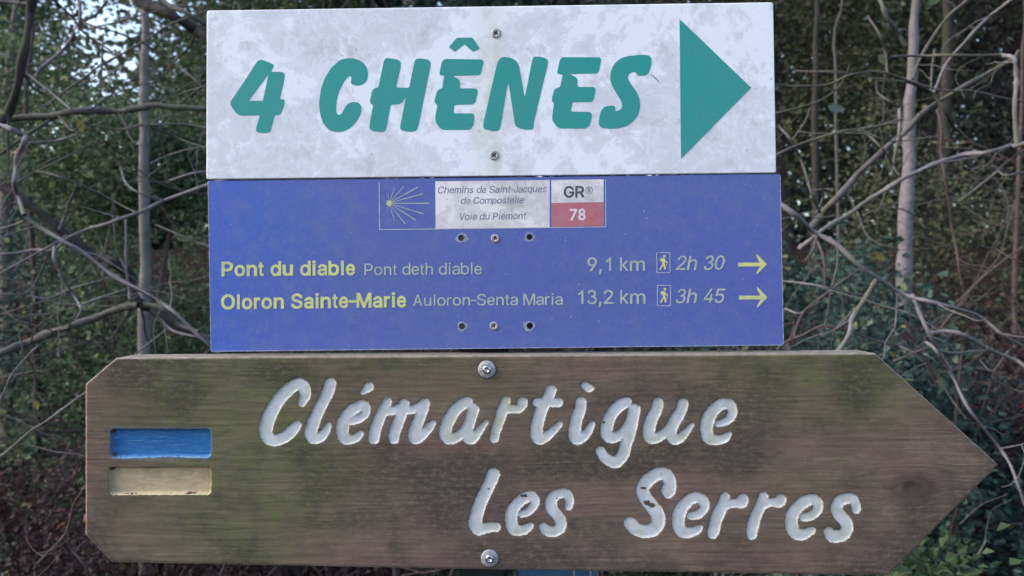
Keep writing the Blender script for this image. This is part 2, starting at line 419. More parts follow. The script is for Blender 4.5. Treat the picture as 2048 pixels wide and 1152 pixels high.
def panel(name, corners, holes, mat, parent, y, thick, r=4, edge=1.4, edge_mat=None):
    """sheet with rounded corners, a fine chamfer, real drilled holes"""
    C = np.array(corners, float); cen = C.mean(0)
    ins = C+np.sign(cen-C)*edge
    Lo = fillet(C, r, 5); Li = fillet(ins, r, 5)
    n = min(len(Lo), len(Li)); Lo, Li = Lo[:n], Li[:n]
    hl = [np.array([(hx+hr*math.cos(t), hy+hr*math.sin(t)) for t in np.linspace(0, 2*math.pi, 24, endpoint=False)]) for hx, hy, hr in holes]
    v, f = cap([Li]+hl)
    k = U*(DIST+y)/DIST
    T = lambda q, yy: np.column_stack([(q[:, 0]-1024)*k, np.full(len(q), yy), EYE+(576-q[:, 1])*k])
    V = [T(v, y)]; F3 = [f]; Q = []; base = len(v)
    def ring(A, ya, B, yb, flip=False):
        nonlocal base
        m = len(A); V.extend([T(A, ya), T(B, yb)]); i = np.arange(m); j = (i+1) % m
        q = np.column_stack([base+i, base+j, base+m+j, base+m+i]); Q.append(q[:, ::-1] if flip else q); base += 2*m
    s = area(Lo) < 0
    ring(Li, y, Lo, y+edge*k*.8, not s); ring(Lo, y+edge*k*.8, Lo, y+thick, not s)
    for h in hl: ring(h, y, h, y+thick, s if area(h) > 0 else not s)
    V.append(T(v, y+thick)); F3.append(f[:, ::-1]+base)
    me = mesh_np(name, np.vstack(V), [np.vstack(F3), np.vstack(Q)])
    return link(name, me, mat, parent)

def radial(name, rings, cx, cy, y, mat, parent, seg=48, smooth=True, label=None):
    """rings: (radius or f(theta), height towards the lens) from the rim inwards; units of the sign drawing"""
    th = np.linspace(0, 2*math.pi, seg, endpoint=False); k = U*(DIST+y)/DIST
    V = []
    for r, h in rings:
        rr = np.array([r(t) for t in th]) if callable(r) else np.full(seg, float(r))
        V.append(np.column_stack([(cx-1024+rr*np.cos(th))*k, np.full(seg, y-h*k), EYE+(576-cy-rr*np.sin(th))*k]) )
    V = np.vstack(V); i = np.arange(seg); j = (i+1) % seg; Q = []
    # z is up while cy counts down
    for a in range(len(rings)-1): Q.append(np.column_stack([a*seg+i, (a)*seg+j, (a+1)*seg+j, (a+1)*seg+i]))
    c = len(V); V = np.vstack([V, V[-seg:].mean(0)]); a = len(rings)-1
    T = np.column_stack([a*seg+i, a*seg+j, np.full(seg, c)])
    me = mesh_np(name, V, [np.vstack(Q), T], smooth)
    return link(name, me, mat, parent, label=label)

def cross_r(size, width, rot):
    def f(t):
        t = t-rot; best = 0
        for a in range(4):
            d = (t-a*math.pi/2+math.pi) % (2*math.pi)-math.pi
            if abs(d) < math.pi/2*.999:
                c, s = math.cos(d), abs(math.sin(d))
                best = max(best, min(size/max(c, 1e-3), width/max(s, 1e-3)))
        return best
    return f
def hex_r(R, rot=0.0):
    return lambda t: R*math.cos(math.pi/6)/math.cos(((t-rot) % (math.pi/3))-math.pi/6)

def screw(cx, cy, r, y, parent, rot, deep=True):
    s = radial('screw', [(r, 0), (r, .9), (r*.93, 1.6), (r*.80, 2.0), (r*.66, 2.0), (r*.60, 1.75), (lambda t: max(cross_r(r*.50, r*.13, rot)(t)+.15, r*.12), 1.75), (lambda t: max(cross_r(r*.44, r*.12, rot)(t)+.1, r*.12), .05)],
           cx, cy, y, M['zinc'], parent, 64)
    radial('screw_recess', [(lambda t: max(cross_r(r*.50, r*.13, rot)(t)+.15, r*.12), 1.5), (lambda t: max(cross_r(r*.44, r*.12, rot)(t), r*.11), .2)], cx, cy, y, M['dirt'], s, 64, False)
    return s

# ------------------------------------------------------------------ lettering
GLY = json.loads('''{"a":[[160,-9,126,-5,94,5,68,22,48,45,35,73,30,108,34,138,43,161,58,179,78,193,100,203,125,211,178,220,234,227,252,230,265,235,273,243,276,255,276,257,273,279,267,297,256,311,240,322,220,329,196,331,171,329,149,322,132,313,118,301,107,288,100,274,41,291,57,322,79,346,104,364,133,375,163,382,194,384,239,379,263,372,286,360,306,343,322,320,333,290,337,251,337,0,277,0,277,52,272,52,252,25,236,12,215,1,190,-6],[170,45,202,49,228,59,248,74,263,93,272,115,276,138,276,190,259,182,231,176,200,171,175,168,134,159,117,150,103,139,95,124,92,105,94,87,102,72,114,61,130,52,149,47]],"b":[[229,-8,198,-5,172,4,153,17,138,31,118,59,112,59,112,0,53,0,53,509,114,509,114,319,118,319,137,346,152,360,171,373,197,381,229,384,274,378,313,361,345,332,370,293,385,245,390,189,385,133,370,84,346,45,313,16,274,-2],[220,47,253,51,279,66,301,88,316,117,325,151,328,189,325,227,316,261,301,290,280,311,253,325,220,330,188,325,161,312,140,291,125,263,116,229,113,189,116,150,125,115,140,86,162,65,188,51]],"c":[[207,-8,159,-2,117,16,82,46,56,85,40,133,34,187,40,243,56,291,82,330,117,360,159,378,207,384,234,383,260,377,284,368,305,356,324,341,340,322,353,301,362,277,303,262,290,289,270,311,242,325,207,330,173,325,145,310,124,287,108,258,99,224,96,187,99,151,108,117,124,89,145,66,173,51,207,46,243,52,271,66,292,89,304,117,363,102,354,78,341,56,325,37,306,21,285,9,261,-1,235,-6]],"d":[[195,-8,151,-2,111,16,79,45,55,84,39,133,34,189,39,245,55,293,79,332,112,361,151,378,196,384,228,381,253,373,272,360,287,346,306,319,311,319,311,509,372,509,372,0,313,0,313,59,307,59,287,31,272,17,252,4,227,-5],[205,47,236,51,263,65,284,86,299,115,309,150,312,189,309,229,300,263,284,291,263,312,237,325,205,330,172,325,145,311,124,290,108,261,99,227,96,189,99,151,109,117,124,88,145,66,172,51]],"e":[[212,-8,161,-2,117,16,82,46,56,85,40,132,34,187,39,242,55,290,81,329,115,359,157,378,205,384,236,382,266,374,294,361,319,341,341,315,357,282,368,242,371,194,371,169,75,169,75,221,338,221,310,202,307,237,298,269,283,294,263,314,237,326,205,330,173,326,146,313,125,294,109,270,99,241,96,211,96,178,100,139,110,106,128,80,151,61,179,50,212,46,234,48,254,53,271,61,285,73,297,88,306,105,365,91,353,63,335,39,311,19,283,4,249,-5]],"h":[[114,227,114,0,53,0,53,509,114,509,114,287,102,287,124,332,152,362,187,379,227,384,264,380,295,369,321,349,341,321,353,285,357,240,357,0,296,0,296,235,290,275,273,304,246,323,210,329,184,326,161,317,141,303,126,283,117,257]],"i":[[53,0,53,379,114,379,114,0],[84,443,67,446,54,455,44,468,41,483,44,499,54,512,67,521,84,524,100,521,114,512,123,499,126,483,123,468,114,455,100,446]],"k":[[110,137,110,212,121,212,284,379,360,379,184,199,177,199],[53,0,53,509,114,509,114,0],[294,0,148,186,191,229,372,0]],"m":[[53,0,53,379,112,379,112,295,108,295,118,323,132,346,151,363,172,376,195,384,219,386,257,380,287,361,309,331,321,295,312,295,322,321,337,343,357,361,381,375,407,383,437,386,468,383,497,372,522,354,541,328,553,296,557,255,557,0,496,0,496,254,490,289,473,313,447,326,419,330,395,328,374,320,358,307,345,290,338,270,335,247,335,0,274,0,274,260,269,288,253,311,229,326,199,330,178,328,158,320,140,307,126,289,117,266,114,238,114,0]],"n":[[114,227,114,0,53,0,53,379,112,379,112,287,102,287,124,332,152,362,187,379,227,384,264,380,295,369,321,349,341,321,353,285,357,240,357,0,296,0,296,235,290,275,273,304,246,323,210,329,184,326,161,317,141,303,126,283,117,257]],"o":[[207,-8,159,-2,117,16,82,46,56,85,40,133,34,187,40,243,56,291,82,330,117,360,159,378,207,384,256,378,299,360,333,330,359,291,376,243,381,187,376,133,359,85,333,46,299,16,256,-2],[207,46,242,51,270,66,292,89,307,117,316,151,319,187,316,224,307,258,292,287,270,310,242,325,207,330,173,325,145,310,124,287,108,258,99,224,96,187,99,151,108,117,124,89,145,66,173,51]],"p":[[53,-143,53,379,112,379,112,319,118,319,137,346,152,360,171,373,197,381,229,384,274,378,313,361,345,332,370,293,385,245,390,189,385,133,370,84,346,45,313,16,274,-2,229,-8,198,-5,173,4,153,17,138,31,118,59,114,59,114,-143],[220,47,253,51,279,66,301,88,316,117,325,151,328,189,325,227,316,261,301,290,280,311,253,325,220,330,188,325,161,312,140,291,125,263,116,229,113,189,116,150,125,115,140,86,162,65,188,51]],"q":[[372,-143,311,-143,311,59,306,59,287,31,272,17,252,4,227,-5,195,-8,151,-2,111,16,79,45,55,84,39,133,34,189,39,245,55,293,79,332,112,361,151,378,196,384,228,381,253,373,272,360,287,346,307,319,313,319,313,379,372,379],[205,47,236,51,263,65,284,86,299,115,309,150,312,189,309,229,300,263,284,291,263,312,237,325,205,330,172,325,145,311,124,290,108,261,99,227,96,189,99,151,109,117,124,88,145,66,172,51]],"r":[[53,0,53,379,112,379,112,321,115,321,130,347,152,367,181,380,213,385,229,384,243,384,243,322,230,324,207,326,182,323,159,315,140,301,126,284,117,262,114,237,114,0]],"s":[[182,-8,145,-5,112,3,84,18,62,38,45,63,36,94,94,107,105,79,124,60,150,49,181,45,217,50,244,62,262,81,268,103,265,121,254,136,237,147,212,155,149,170,104,186,72,208,53,237,47,274,51,305,65,332,87,354,115,370,149,381,187,384,223,381,254,372,279,358,299,339,314,316,324,290,268,277,258,298,243,316,219,328,187,333,156,329,131,317,114,299,109,277,112,258,124,243,144,232,172,223,229,209,275,194,306,171,325,142,331,107,326,75,312,47,290,24,260,6,223,-5]],"t":[[204,379,204,327,6,327,6,379],[65,471,126,471,126,98,128,76,136,61,150,53,170,50,185,51,202,54,213,2,192,-3,168,-4,125,2,92,21,72,52,65,93]],"u":[[182,-5,146,-1,115,11,89,31,69,59,57,95,53,139,53,379,114,379,114,144,119,105,137,75,164,56,200,50,226,53,249,62,268,77,283,97,293,122,296,153,296,379,357,379,357,0,298,0,298,92,307,92,286,47,257,17,222,0]],"J":[[185,-7,124,3,75,33,57,55,44,81,36,111,33,145,33,173,98,173,98,145,104,104,122,74,149,56,185,50,220,56,248,74,266,104,272,145,272,509,336,509,336,145,334,111,326,81,313,55,294,33,246,3]],"V":[[204,0,16,509,84,509,192,206,215,137,248,31,235,31,267,138,290,206,395,509,463,509,278,0]],"P":[[60,0,60,509,235,509,289,503,332,487,366,462,390,430,404,391,409,348,404,304,390,265,366,233,332,207,289,191,235,186,109,186,109,242,233,242,269,246,297,256,318,272,333,294,342,319,344,348,342,376,333,402,318,423,297,439,268,449,232,452,125,452,125,0]],"O":[[267,-7,235,-5,205,1,177,11,150,25,126,42,105,63,86,88,70,115,57,146,48,179,42,215,40,254,42,293,48,329,57,362,70,393,86,421,105,445,126,466,150,484,177,498,205,508,235,514,267,516,299,514,329,508,357,498,384,484,408,466,429,445,448,421,464,393,477,362,486,329,491,293,493,254,491,215,486,179,477,146,464,115,448,88,429,63,408,42,384,25,357,11,329,1,299,-5],[267,53,310,59,349,76,383,105,408,144,425,194,430,254,425,314,408,365,383,404,349,433,310,450,267,456,223,450,184,433,151,404,125,364,109,314,103,254,109,194,125,144,151,105,184,76,223,59]],"S":[[224,-9,172,-4,128,9,91,31,64,60,46,96,38,137,104,137,110,110,123,88,142,71,166,59,194,52,224,49,257,52,286,60,311,74,329,92,341,114,346,139,342,161,332,179,316,193,296,205,245,222,184,239,128,260,86,289,60,326,52,372,58,413,75,448,102,476,138,498,180,511,227,516,275,511,316,498,351,476,377,449,394,415,401,378,337,378,326,412,302,437,267,453,225,459,194,456,167,448,145,435,129,418,118,398,115,376,119,352,131,334,148,319,169,308,212,293,264,279,312,264,336,252,359,238,379,220,395,198,405,171,408,139,403,99,386,64,360,34,323,11,278,-4]],"M":[[60,0,60,509,152,509,277,187,287,159,299,123,311,84,322,49,307,49,318,83,330,121,342,158,352,187,476,509,568,509,568,0,504,0,504,291,504,327,505,369,506,413,507,457,513,457,498,409,482,363,467,322,456,291,342,0,286,0,170,291,159,321,145,361,129,408,112,457,119,457,120,416,121,372,122,328,122,291,122,0]],"A":[[16,0,201,509,276,509,463,0,395,0,287,302,264,372,232,478,245,478,213,371,191,302,85,0],[110,142,110,199,370,199,370,142]],"G":[[269,-7,236,-5,205,1,176,11,149,25,125,43,104,64,85,88,69,116,57,146,47,179,42,215,40,254,42,293,47,329,57,362,69,393,85,421,103,445,125,466,149,484,175,498,203,508,233,514,265,516,304,513,340,504,374,489,403,469,429,445,449,416,465,384,474,349,408,349,399,372,387,393,373,411,356,427,337,439,315,448,291,454,265,456,222,450,183,432,150,404,125,364,109,314,103,254,109,194,125,145,151,105,184,76,224,59,269,53,309,57,345,71,374,93,396,123,410,160,415,202,434,199,283,199,283,256,478,256,478,200,471,141,451,91,419,50,377,19,326,0]],"R":[[60,0,60,509,236,509,290,504,333,489,367,465,390,433,405,395,409,352,405,309,390,271,367,240,333,217,289,203,236,198,96,198,96,255,234,255,269,258,298,267,319,281,334,300,342,324,345,352,342,380,334,405,319,425,298,440,269,449,233,452,125,452,125,0],[353,0,230,229,303,229,428,0]],"C":[[267,-7,235,-5,205,1,177,11,150,25,126,42,104,63,86,88,70,115,57,146,48,179,42,215,40,254,42,293,48,329,57,362,70,393,86,421,104,445,126,466,150,484,177,498,205,508,235,514,267,516,305,513,340,504,373,490,402,471,427,447,448,418,463,385,473,348,408,348,401,373,389,395,375,413,357,428,337,440,315,449,292,454,267,456,223,450,184,432,150,403,125,364,109,314,103,254,109,194,125,145,151,105,184,76,223,59,267,53,292,55,315,60,337,69,357,81,375,96,389,114,401,136,408,160,473,160,463,124,448,91,428,62,402,38,373,19,341,5,305,-4]],"0":[[227,-7,174,1,130,24,95,62,69,113,60,144,53,178,49,214,48,254,49,294,53,330,60,364,69,395,95,447,130,484,174,508,227,516,279,508,323,484,358,447,384,395,393,364,400,330,404,294,405,254,404,214,400,178,393,144,384,113,359,62,323,24,279,1],[227,50,261,56,290,74,313,103,330,144,340,194,344,254,340,314,330,365,313,405,290,435,261,453,227,460,192,453,163,435,140,405,123,365,113,314,109,254,113,194,123,144,140,103,163,74,192,56]],"2":[[64,0,64,47,234,229,282,282,299,305,311,327,318,348,320,371,317,397,308,419,293,436,273,449,250,457,224,460,196,457,172,447,153,433,139,413,130,390,127,362,66,362,71,405,86,442,111,473,143,496,182,511,225,516,268,511,306,497,337,474,361,445,376,411,381,372,378,345,371,318,357,290,336,259,267,180,153,60,153,57,389,57,389,0]],"4":[[40,105,40,158,247,509,311,509,109,166,109,163,413,163,413,105],[282,0,282,121,282,146,282,318,343,318,343,0]],"5":[[221,-7,178,-2,140,11,108,32,83,60,66,93,60,130,122,130,127,108,138,89,154,73,173,60,196,52,221,50,250,53,276,64,298,82,314,104,324,131,328,162,324,193,314,221,297,244,275,262,248,273,218,277,192,275,167,268,145,258,128,246,67,253,96,509,366,509,366,452,151,452,134,301,136,301,155,315,178,325,203,331,229,334,263,330,294,321,321,306,345,285,364,260,379,231,388,199,391,163,385,117,369,76,343,41,309,15,268,-1]],"6":[[226,-7,182,-1,142,15,109,40,84,74,69,115,64,162,68,199,80,239,102,285,137,340,252,509,322,509,151,261,145,261,154,275,165,288,179,299,196,307,214,312,235,314,278,309,316,295,346,271,370,240,384,201,389,157,384,112,368,73,343,39,310,14,271,-2],[226,48,254,52,279,63,299,79,314,101,324,128,327,157,324,187,314,213,299,235,279,251,254,262,226,265,198,262,174,252,153,235,138,214,128,188,125,158,128,128,138,102,153,79,174,63,198,52]],"7":[[97,0,323,448,323,452,62,452,62,509,391,509,391,449,165,0]],"8":[[226,-7,178,-2,136,11,101,33,74,62,57,96,52,135,55,166,65,195,81,220,101,241,125,256,153,265,153,267,119,282,93,308,76,342,70,380,75,417,90,450,114,477,146,498,184,511,226,516,269,511,306,498,337,477,361,450,377,417,382,380,376,342,359,308,333,282,300,267,300,265,327,256,351,241,372,220,387,195,397,166,401,135,395,96,378,62,352,33,317,11,275,-2],[226,49,258,52,285,60,307,74,323,91,333,113,337,139,333,165,322,189,305,208,283,223,256,232,226,235,196,232,169,223,147,208,130,189,119,165,115,139,119,113,129,91,145,74,167,60,195,52],[226,290,252,292,274,300,293,313,307,330,316,351,319,376,316,399,308,420,294,437,275,449,252,457,226,460,200,457,177,449,159,437,145,420,136,399,133,376,136,351,145,330,159,313,178,300,201,292]],"9":[[226,516,271,510,310,494,343,468,368,434,384,393,389,347,385,309,373,270,350,224,315,168,200,0,130,0,301,248,307,248,299,234,287,221,273,210,257,202,238,196,218,195,175,199,137,214,106,237,83,269,68,307,64,352,69,397,85,436,110,469,143,494,182,510],[226,460,199,457,174,446,154,429,138,407,129,381,125,352,129,322,138,295,154,274,174,257,199,247,226,243,254,247,279,257,299,273,314,295,324,321,327,350,324,381,314,407,299,429,279,446,254,457]],",":[[38,-119,68,71,137,71,84,-119]],"-":[[337,244,337,188,114,188,114,244]],"é":[[212,-8,161,-2,117,16,82,46,56,85,40,132,34,187,39,242,55,290,81,329,115,359,157,378,205,384,236,382,266,374,294,361,319,341,341,315,357,282,368,242,371,194,371,169,75,169,75,221,338,221,310,202,307,237,298,269,283,294,263,314,237,326,205,330,173,326,146,313,125,294,109,270,99,241,96,211,96,178,100,139,110,106,128,80,151,61,179,50,212,46,234,48,254,53,271,61,285,73,297,88,306,105,365,91,353,63,335,39,311,19,283,4,249,-5],[177,429,225,529,293,529,227,429]]}''')
def stroke_loop(P, hw):
    P = catmull(P, 6) if len(P) > 2 else np.array(P, float)
    d = np.gradient(P, axis=0); d /= np.linalg.norm(d, axis=1)[:, None]; nrm = np.column_stack([-d[:, 1], d[:, 0]])
    return np.vstack([P+nrm*hw, (P-nrm*hw)[::-1]])
GL = {k: [np.array(l, float).reshape(-1, 2) for l in L] for k, L in GLY.items()}
GL['l'] = [np.array([(60, 0), (116, 0), (116, 509), (60, 509)], float)]
GL['1'] = [np.array([(262, 0), (322, 0), (322, 512), (284, 512), (250, 460), (205, 420), (150, 388), (150, 330), (205, 350), (262, 390)], float)]
GL['3'] = [stroke_loop([(62, 128), (95, 60), (150, 24), (215, 18), (285, 35), (335, 85), (348, 145), (325, 215), (270, 258), (205, 268), (262, 288), (308, 330), (318, 390), (290, 450), (225, 485), (160, 480), (110, 448), (82, 385)], 27)]
def bolden(L, w):
    d = np.roll(L, -1, 0)-L; d /= np.maximum(np.linalg.norm(d, axis=1), 1e-6)[:, None]
    nr = np.column_stack([d[:, 1], -d[:, 0]]); m = nr+np.roll(nr, 1, 0)
    q = np.sum(m*m, 1)[:, None]; m = np.where(q > .3, 2*m/np.maximum(q, .3), nr)
    return L+m*w
ADV = dict(zip('abcdehiklmnopqrstu', (556,556,500,556,556,556,222,500,222,833,556,556,556,556,333,500,278,556)))
ADV.update({'é':556,' ':278,'P':667,'O':778,'S':667,'M':833,'A':667,'V':667,'J':500,'C':722,'G':778,'R':722,',':278,'-':333,**{c:556 for c in '0123456789'}})
BADV = dict(ADV); BADV.update({'b':611,'d':611,'i':278,'l':278,'n':611,'o':611,'r':389,'t':333,'u':611,'h':611})
def text(name, s, x0, x1, y0, y1, caph, mat, parent, y, bold=0, slant=0.0, thick=0.00012, label=None):
    """one printed line: baseline from (x0,y0) to (x1,y1), capitals caph high"""
    loops_all = []; pen = 0; A = BADV if bold else ADV; put = []
    k = 1.407
    for ch in s:
        adv = A[ch]
        if ch != ' ':
            LL = GL[ch]
            if bold:
                sg = 1 if area(max(LL, key=lambda l: abs(area(l)))) > 0 else -1
                LL = [bolden(L, bold*sg) for L in LL]
            al = np.vstack(LL); c0 = (al[:, 0].min()+al[:, 0].max())/2
            ws = 1.0 if ch in 'il1,-' else min(1.1, (adv-(70 if bold else 100))/((al[:, 0].max()-al[:, 0].min())*k))
            for L in LL:
                q = L.copy(); q[:, 0] = (q[:, 0]-c0)*k*ws+pen+adv/2; q[:, 1] *= k
                if ch in 'acdeghmnopqrstuéi' : q[:, 1] = np.where(q[:, 1] < 560, q[:, 1]*.985, q[:, 1])
                q[:, 0] += q[:, 1]*slant; put.append(q)
        pen += adv
    al = np.vstack(put); mn, mx = al[:, 0].min(), al[:, 0].max()
    sx = (x1-x0)/(mx-mn); sy = caph/716.0; V = []; T = []; S = []; Vs = []; base = 0
    out = []
    for q in put:
        X = x0+(q[:, 0]-mn)*sx; Y = y0+(y1-y0)*(X-x0)/(x1-x0)-q[:, 1]*sy
        out.append(np.column_stack([X, Y]))
    return flat(name, out, mat, parent, y, thick, evenodd=False, label=label)

# ================================================================== SIGN POST
Y_FLAT = 0.0
post = empty('sign_post', (-0.027, 0.05, 0.0), 'dark post that carries the signs, seen only under the wooden arrow board', 'post')
def box_mesh(name, a, b, bev=0.002):
    import bmesh
    bm = bmesh.new(); bmesh.ops.create_cube(bm, size=1)
    for v in bm.verts: v.co = Vector([(a[i]+b[i])/2+v.co[i]*(b[i]-a[i]) for i in range(3)])
    if bev: bmesh.ops.bevel(bm, geom=list(bm.edges), offset=bev, segments=2, affect='EDGES')
    me = bpy.data.meshes.new(name); bm.to_mesh(me); bm.free(); return me
link('post_shaft', box_mesh('post_shaft', (-.054, .024, -.3), (-.004, .074, 1.775), .004), M['post'], post)
link('post_cap', box_mesh('post_cap', (-.057, .021, 1.775), (-.001, .077, 1.780), .002), M['post'], post)
# spacers between the post and the two flat signs
link('mounting_bracket', box_mesh('mounting_bracket', (-.062, .0042, 1.615), (-.008, .0238, 1.765), .002), M['bark_grey'], post)
link('mounting_bracket', box_mesh('mounting_bracket', (-.062, .0027, 1.45), (-.008, .0238, 1.60), .002), M['bark_grey'], post)

# ================================================================== WHITE SIGN
wl = empty('direction_sign', W(985, 352, 0), 'white rectangular sign with large teal lettering 4 CHÊNES and a right-pointing triangle', 'sign')
panel('sign_panel', [(413.5, 21), (1546.5, 4.5), (1552.5, 345.5), (412.5, 358.5)], [], M['white'], wl, 0.0, .004, 5)
Z = lambda L, ox, s: [(ox+x/s, yy/s) for x, yy in L]
S3 = 3.1133
four_o = [(385,373),(425,386),(462,403),(443,447),(490,447),(520,450),(529,465),(520,520),(497,618),(526,620),(527,640),(517,675),(505,705),(492,716),(466,716),(440,812),(428,827),(395,828),(362,827),(348,815),(350,795),(373,718),(310,719),(252,720),(228,708),(190,655),(190,632),(230,575),(300,470),(355,385),(368,374)]
four_i = [(427,462),(303,628),(392,628)]
Cc = [(870,374),(920,362),(970,366),(1010,385),(1037,415),(1047,455),(1042,500),(1015,526),(980,534),(945,526),(938,512),(944,490),(938,470),(918,480),(890,520),(865,570),(850,630),(846,680),(853,710),(868,717),(885,705),(898,675),(920,645),(955,633),(990,640),(1005,660),(1003,700),(980,750),(940,795),(890,820),(840,822),(800,808),(765,765),(748,710),(741,640),(752,560),(775,490),(815,425)]
Hh = [(1165,361),(1235,372),(1251,390),(1249,420),(1221,545),(1302,547),(1335,385),(1345,366),(1385,364),(1425,373),(1438,392),(1432,430),(1358,790),(1345,815),(1320,822),(1260,814),(1244,800),(1250,770),(1283,598),(1262,635),(1240,649),(1188,652),(1160,800),(1148,820),(1120,822),(1068,814),(1054,800),(1058,760),(1078,654),(1062,645),(1058,628),(1072,565),(1085,550),(1110,546),(1145,380),(1152,366)]
Ac = [(1600,235),(1697,234),(1743,303),(1700,323),(1647,276),(1587,323),(1549,294)]
E1 = [(1525,367),(1755,370),(1766,384),(1750,455),(1738,468),(1572,472),(1612,492),(1619,520),(1617,550),(1722,551),(1730,568),(1715,638),(1700,650),(1584,653),(1578,705),(1700,706),(1710,722),(1703,775),(1688,800),(1670,808),(1515,809),(1490,795),(1465,755),(1464,730),(1478,655),(1460,640),(1462,615),(1475,570),(1490,554),(1508,550),(1520,470),(1492,468),(1492,450),(1506,382)]
Nn = [(145,353),(195,360),(228,380),(243,410),(278,608),(325,375),(333,353),(370,352),(415,365),(424,385),(415,430),(335,760),(334,805),(295,809),(240,798),(217,780),(212,740),(177,514),(165,560),(128,790),(118,812),(90,818),(30,805),(18,790),(22,760),(105,400),(122,365)]
E2 = [(510,356),(745,357),(755,370),(740,445),(727,458),(558,460),(600,482),(608,500),(605,541),(710,541),(720,556),(708,620),(693,635),(575,636),(565,695),(685,697),(696,712),(690,760),(675,790),(655,800),(500,800),(478,790),(450,750),(450,720),(460,640),(447,632),(448,610),(460,562),(475,547),(498,543),(515,465),(480,458),(482,440),(497,372)]
Ss = [(955,345),(1010,340),(1055,346),(1068,365),(1066,410),(1050,455),(1032,471),(978,471),(970,448),(940,450),(920,470),(922,495),(940,525),(970,565),(990,605),(997,660),(988,710),(960,750),(920,782),(870,798),(810,803),(755,796),(738,775),(742,735),(752,690),(775,663),(835,656),(843,672),(840,693),(862,690),(885,672),(883,640),(865,605),(830,550),(812,505),(812,450),(830,405),(865,370),(905,352)]
Tr = [(1242,119),(1688,546),(1251,989)]
TV = .0002
for nm, outs, ox, r in (('numeral', [four_o], 400, 3.5), ('letter', [Cc], 400, 5), ('letter', [Hh], 400, 3.5), ('letter', [E1], 400, 3.5),
                        ('letter', [Nn], 960, 5), ('letter', [E2], 960, 3.5), ('letter', [Ss], 960, 5), ('arrowhead', [Tr], 960, .6)):
    LL = [fillet(Z(o, ox, S3), r) for o in outs]
    if nm == 'numeral': LL.append(fillet(Z(four_i, 400, S3), 1.2))
    if outs[0] is E1: LL.append(fillet(Z(Ac, 400, S3), 2.5))
    flat(nm, LL, M['teal'], wl, 0.0, TV)
screw(992.3, 66.8, 9.8, 0.0, wl, .6); screw(988.6, 311, 9.6, 0.0, wl, .9)
# a hair stuck to the face
hair = stroke_loop([(1301, 149), (1307, 152), (1309, 156), (1313, 157), (1316, 164)], .45)
flat('stuck_hair', [hair], M['dirt'], wl, 0.0, .0003)

# ================================================================== BLUE SIGN
bs = empty('hiking_sign', W(990, 698, 0), 'blue rectangular hiking sign listing Pont du diable and Oloron Sainte-Marie with walking times', 'sign')
HOLES = [(922.3, 475.8, 6.0), (1058.9, 473.9, 6.0), (924.2, 652.5, 6.0), (1059.7, 651.6, 6.3)]
panel('sign_panel', [(415, 362), (1561, 348), (1568, 691), (421, 704)], HOLES, M['blue'], bs, 0.0008, .0018, 4, 1.2)
YB = 0.0008
# pale worn edge line
def strip(P, hw): return stroke_loop(P, hw)
for P in ([(416.2, 366), (422.2, 701)], [(1560.2, 351), (1566.8, 688)], [(423, 702.6), (1566, 689.8)]):
    flat('worn_edge', [strip(P, .8)], M['ring'], bs, YB, .0001)
for i, (hx, hy, hr) in enumerate(HOLES):
    t = np.linspace(0, 2*math.pi, 40, endpoint=False)
    rr = 10.0+1.2*np.sin(3*t+i)+.8*np.sin(7*t+2*i)
    ox = (3.5, 0, 0, -4)[i]
    out = np.column_stack([hx+ox*.5+(rr+abs(ox)*.6)*np.cos(t), hy+rr*np.sin(t)])
    inn = np.column_stack([hx+(hr+.2)*np.cos(t), hy+(hr+.2)*np.sin(t)])
    flat('hole_rim', [out, inn], M['ring'], bs, YB, .00012)
screw(990.5, 477, 8.6, YB, bs, .35); screw(987.8, 651.8, 8.6, YB, bs, .95)
LT = .00015
flat('white_label', [np.array([(870.5, 362.9), (1099.3, 360.0), (1099.3, 455.2), (871.3, 458.2)])], M['label'], bs, YB, LT)
flat('white_label', [np.array([(1102.6, 360.0), (1206.9, 358.6), (1207.3, 404.0), (1102.8, 406.2)])], M['label'], bs, YB, LT)
flat('red_label', [np.array([(1102.8, 406.4), (1207.4, 404.2), (1207.5, 451.6), (1103.0, 454.0)])], M['red'], bs, YB, LT)
flat('frame_line', [stroke_loop([(758.2, 365.0), (759.4, 459.4)], .8)], M['print_line'], bs, YB, LT)
flat('frame_line', [stroke_loop([(758.6, 459.3), (1212.2, 453.7)], .8)], M['print_line'], bs, YB, LT)
flat('frame_line', [stroke_loop([(1211.0, 358.4), (1211.6, 454.0)], .8)], M['print_line'], bs, YB, LT)
# scallop-shell fan
rays = [(168,130,.8),(245,120,1),(367,125,1.15),(412,182,1.1),(465,263,1.3),(415,355,1.15),(350,408,1.1),(258,440,1.1),(168,410,.8),(112,180,.5),(108,338,.5)]
hub = np.array((119.0, 262.0)); zz = lambda x, y_: np.array((750+x/4.2667, 345+y_/4.2667))
for x, y_, wd in rays:
    a = zz(*hub); b_ = zz(x, y_); d = (b_-a)/np.linalg.norm(b_-a); nn = np.array((-d[1], d[0]))
    flat('shell_ray', [np.array([a+nn*.5*wd, b_+nn*.85*wd, b_-nn*.85*wd, a-nn*.5*wd])], M['print_pale'], bs, YB, LT+.00002*wd)
t = np.linspace(0, 2*math.pi, 28, endpoint=False); a = zz(*hub)
flat('shell_hub', [np.column_stack([a[0]+(5.2+.9*np.sin(5*t))*np.cos(t), a[1]+(5.8+.9*np.sin(5*t))*np.sin(t)])], M['print_yellow'], bs, YB, LT+.00006)
TT = LT+.00008
IT = .20
text('printed_line', 'Chemins de Saint-Jacques', 875.9, 1093.6, 386.8, 384.2, 13.6, M['print_slate'], bs, YB, 5, IT, TT)
text('printed_line', 'de Compostelle', 921.6, 1047.7, 407.8, 406.6, 13.4, M['print_slate'], bs, YB, 5, IT, TT)
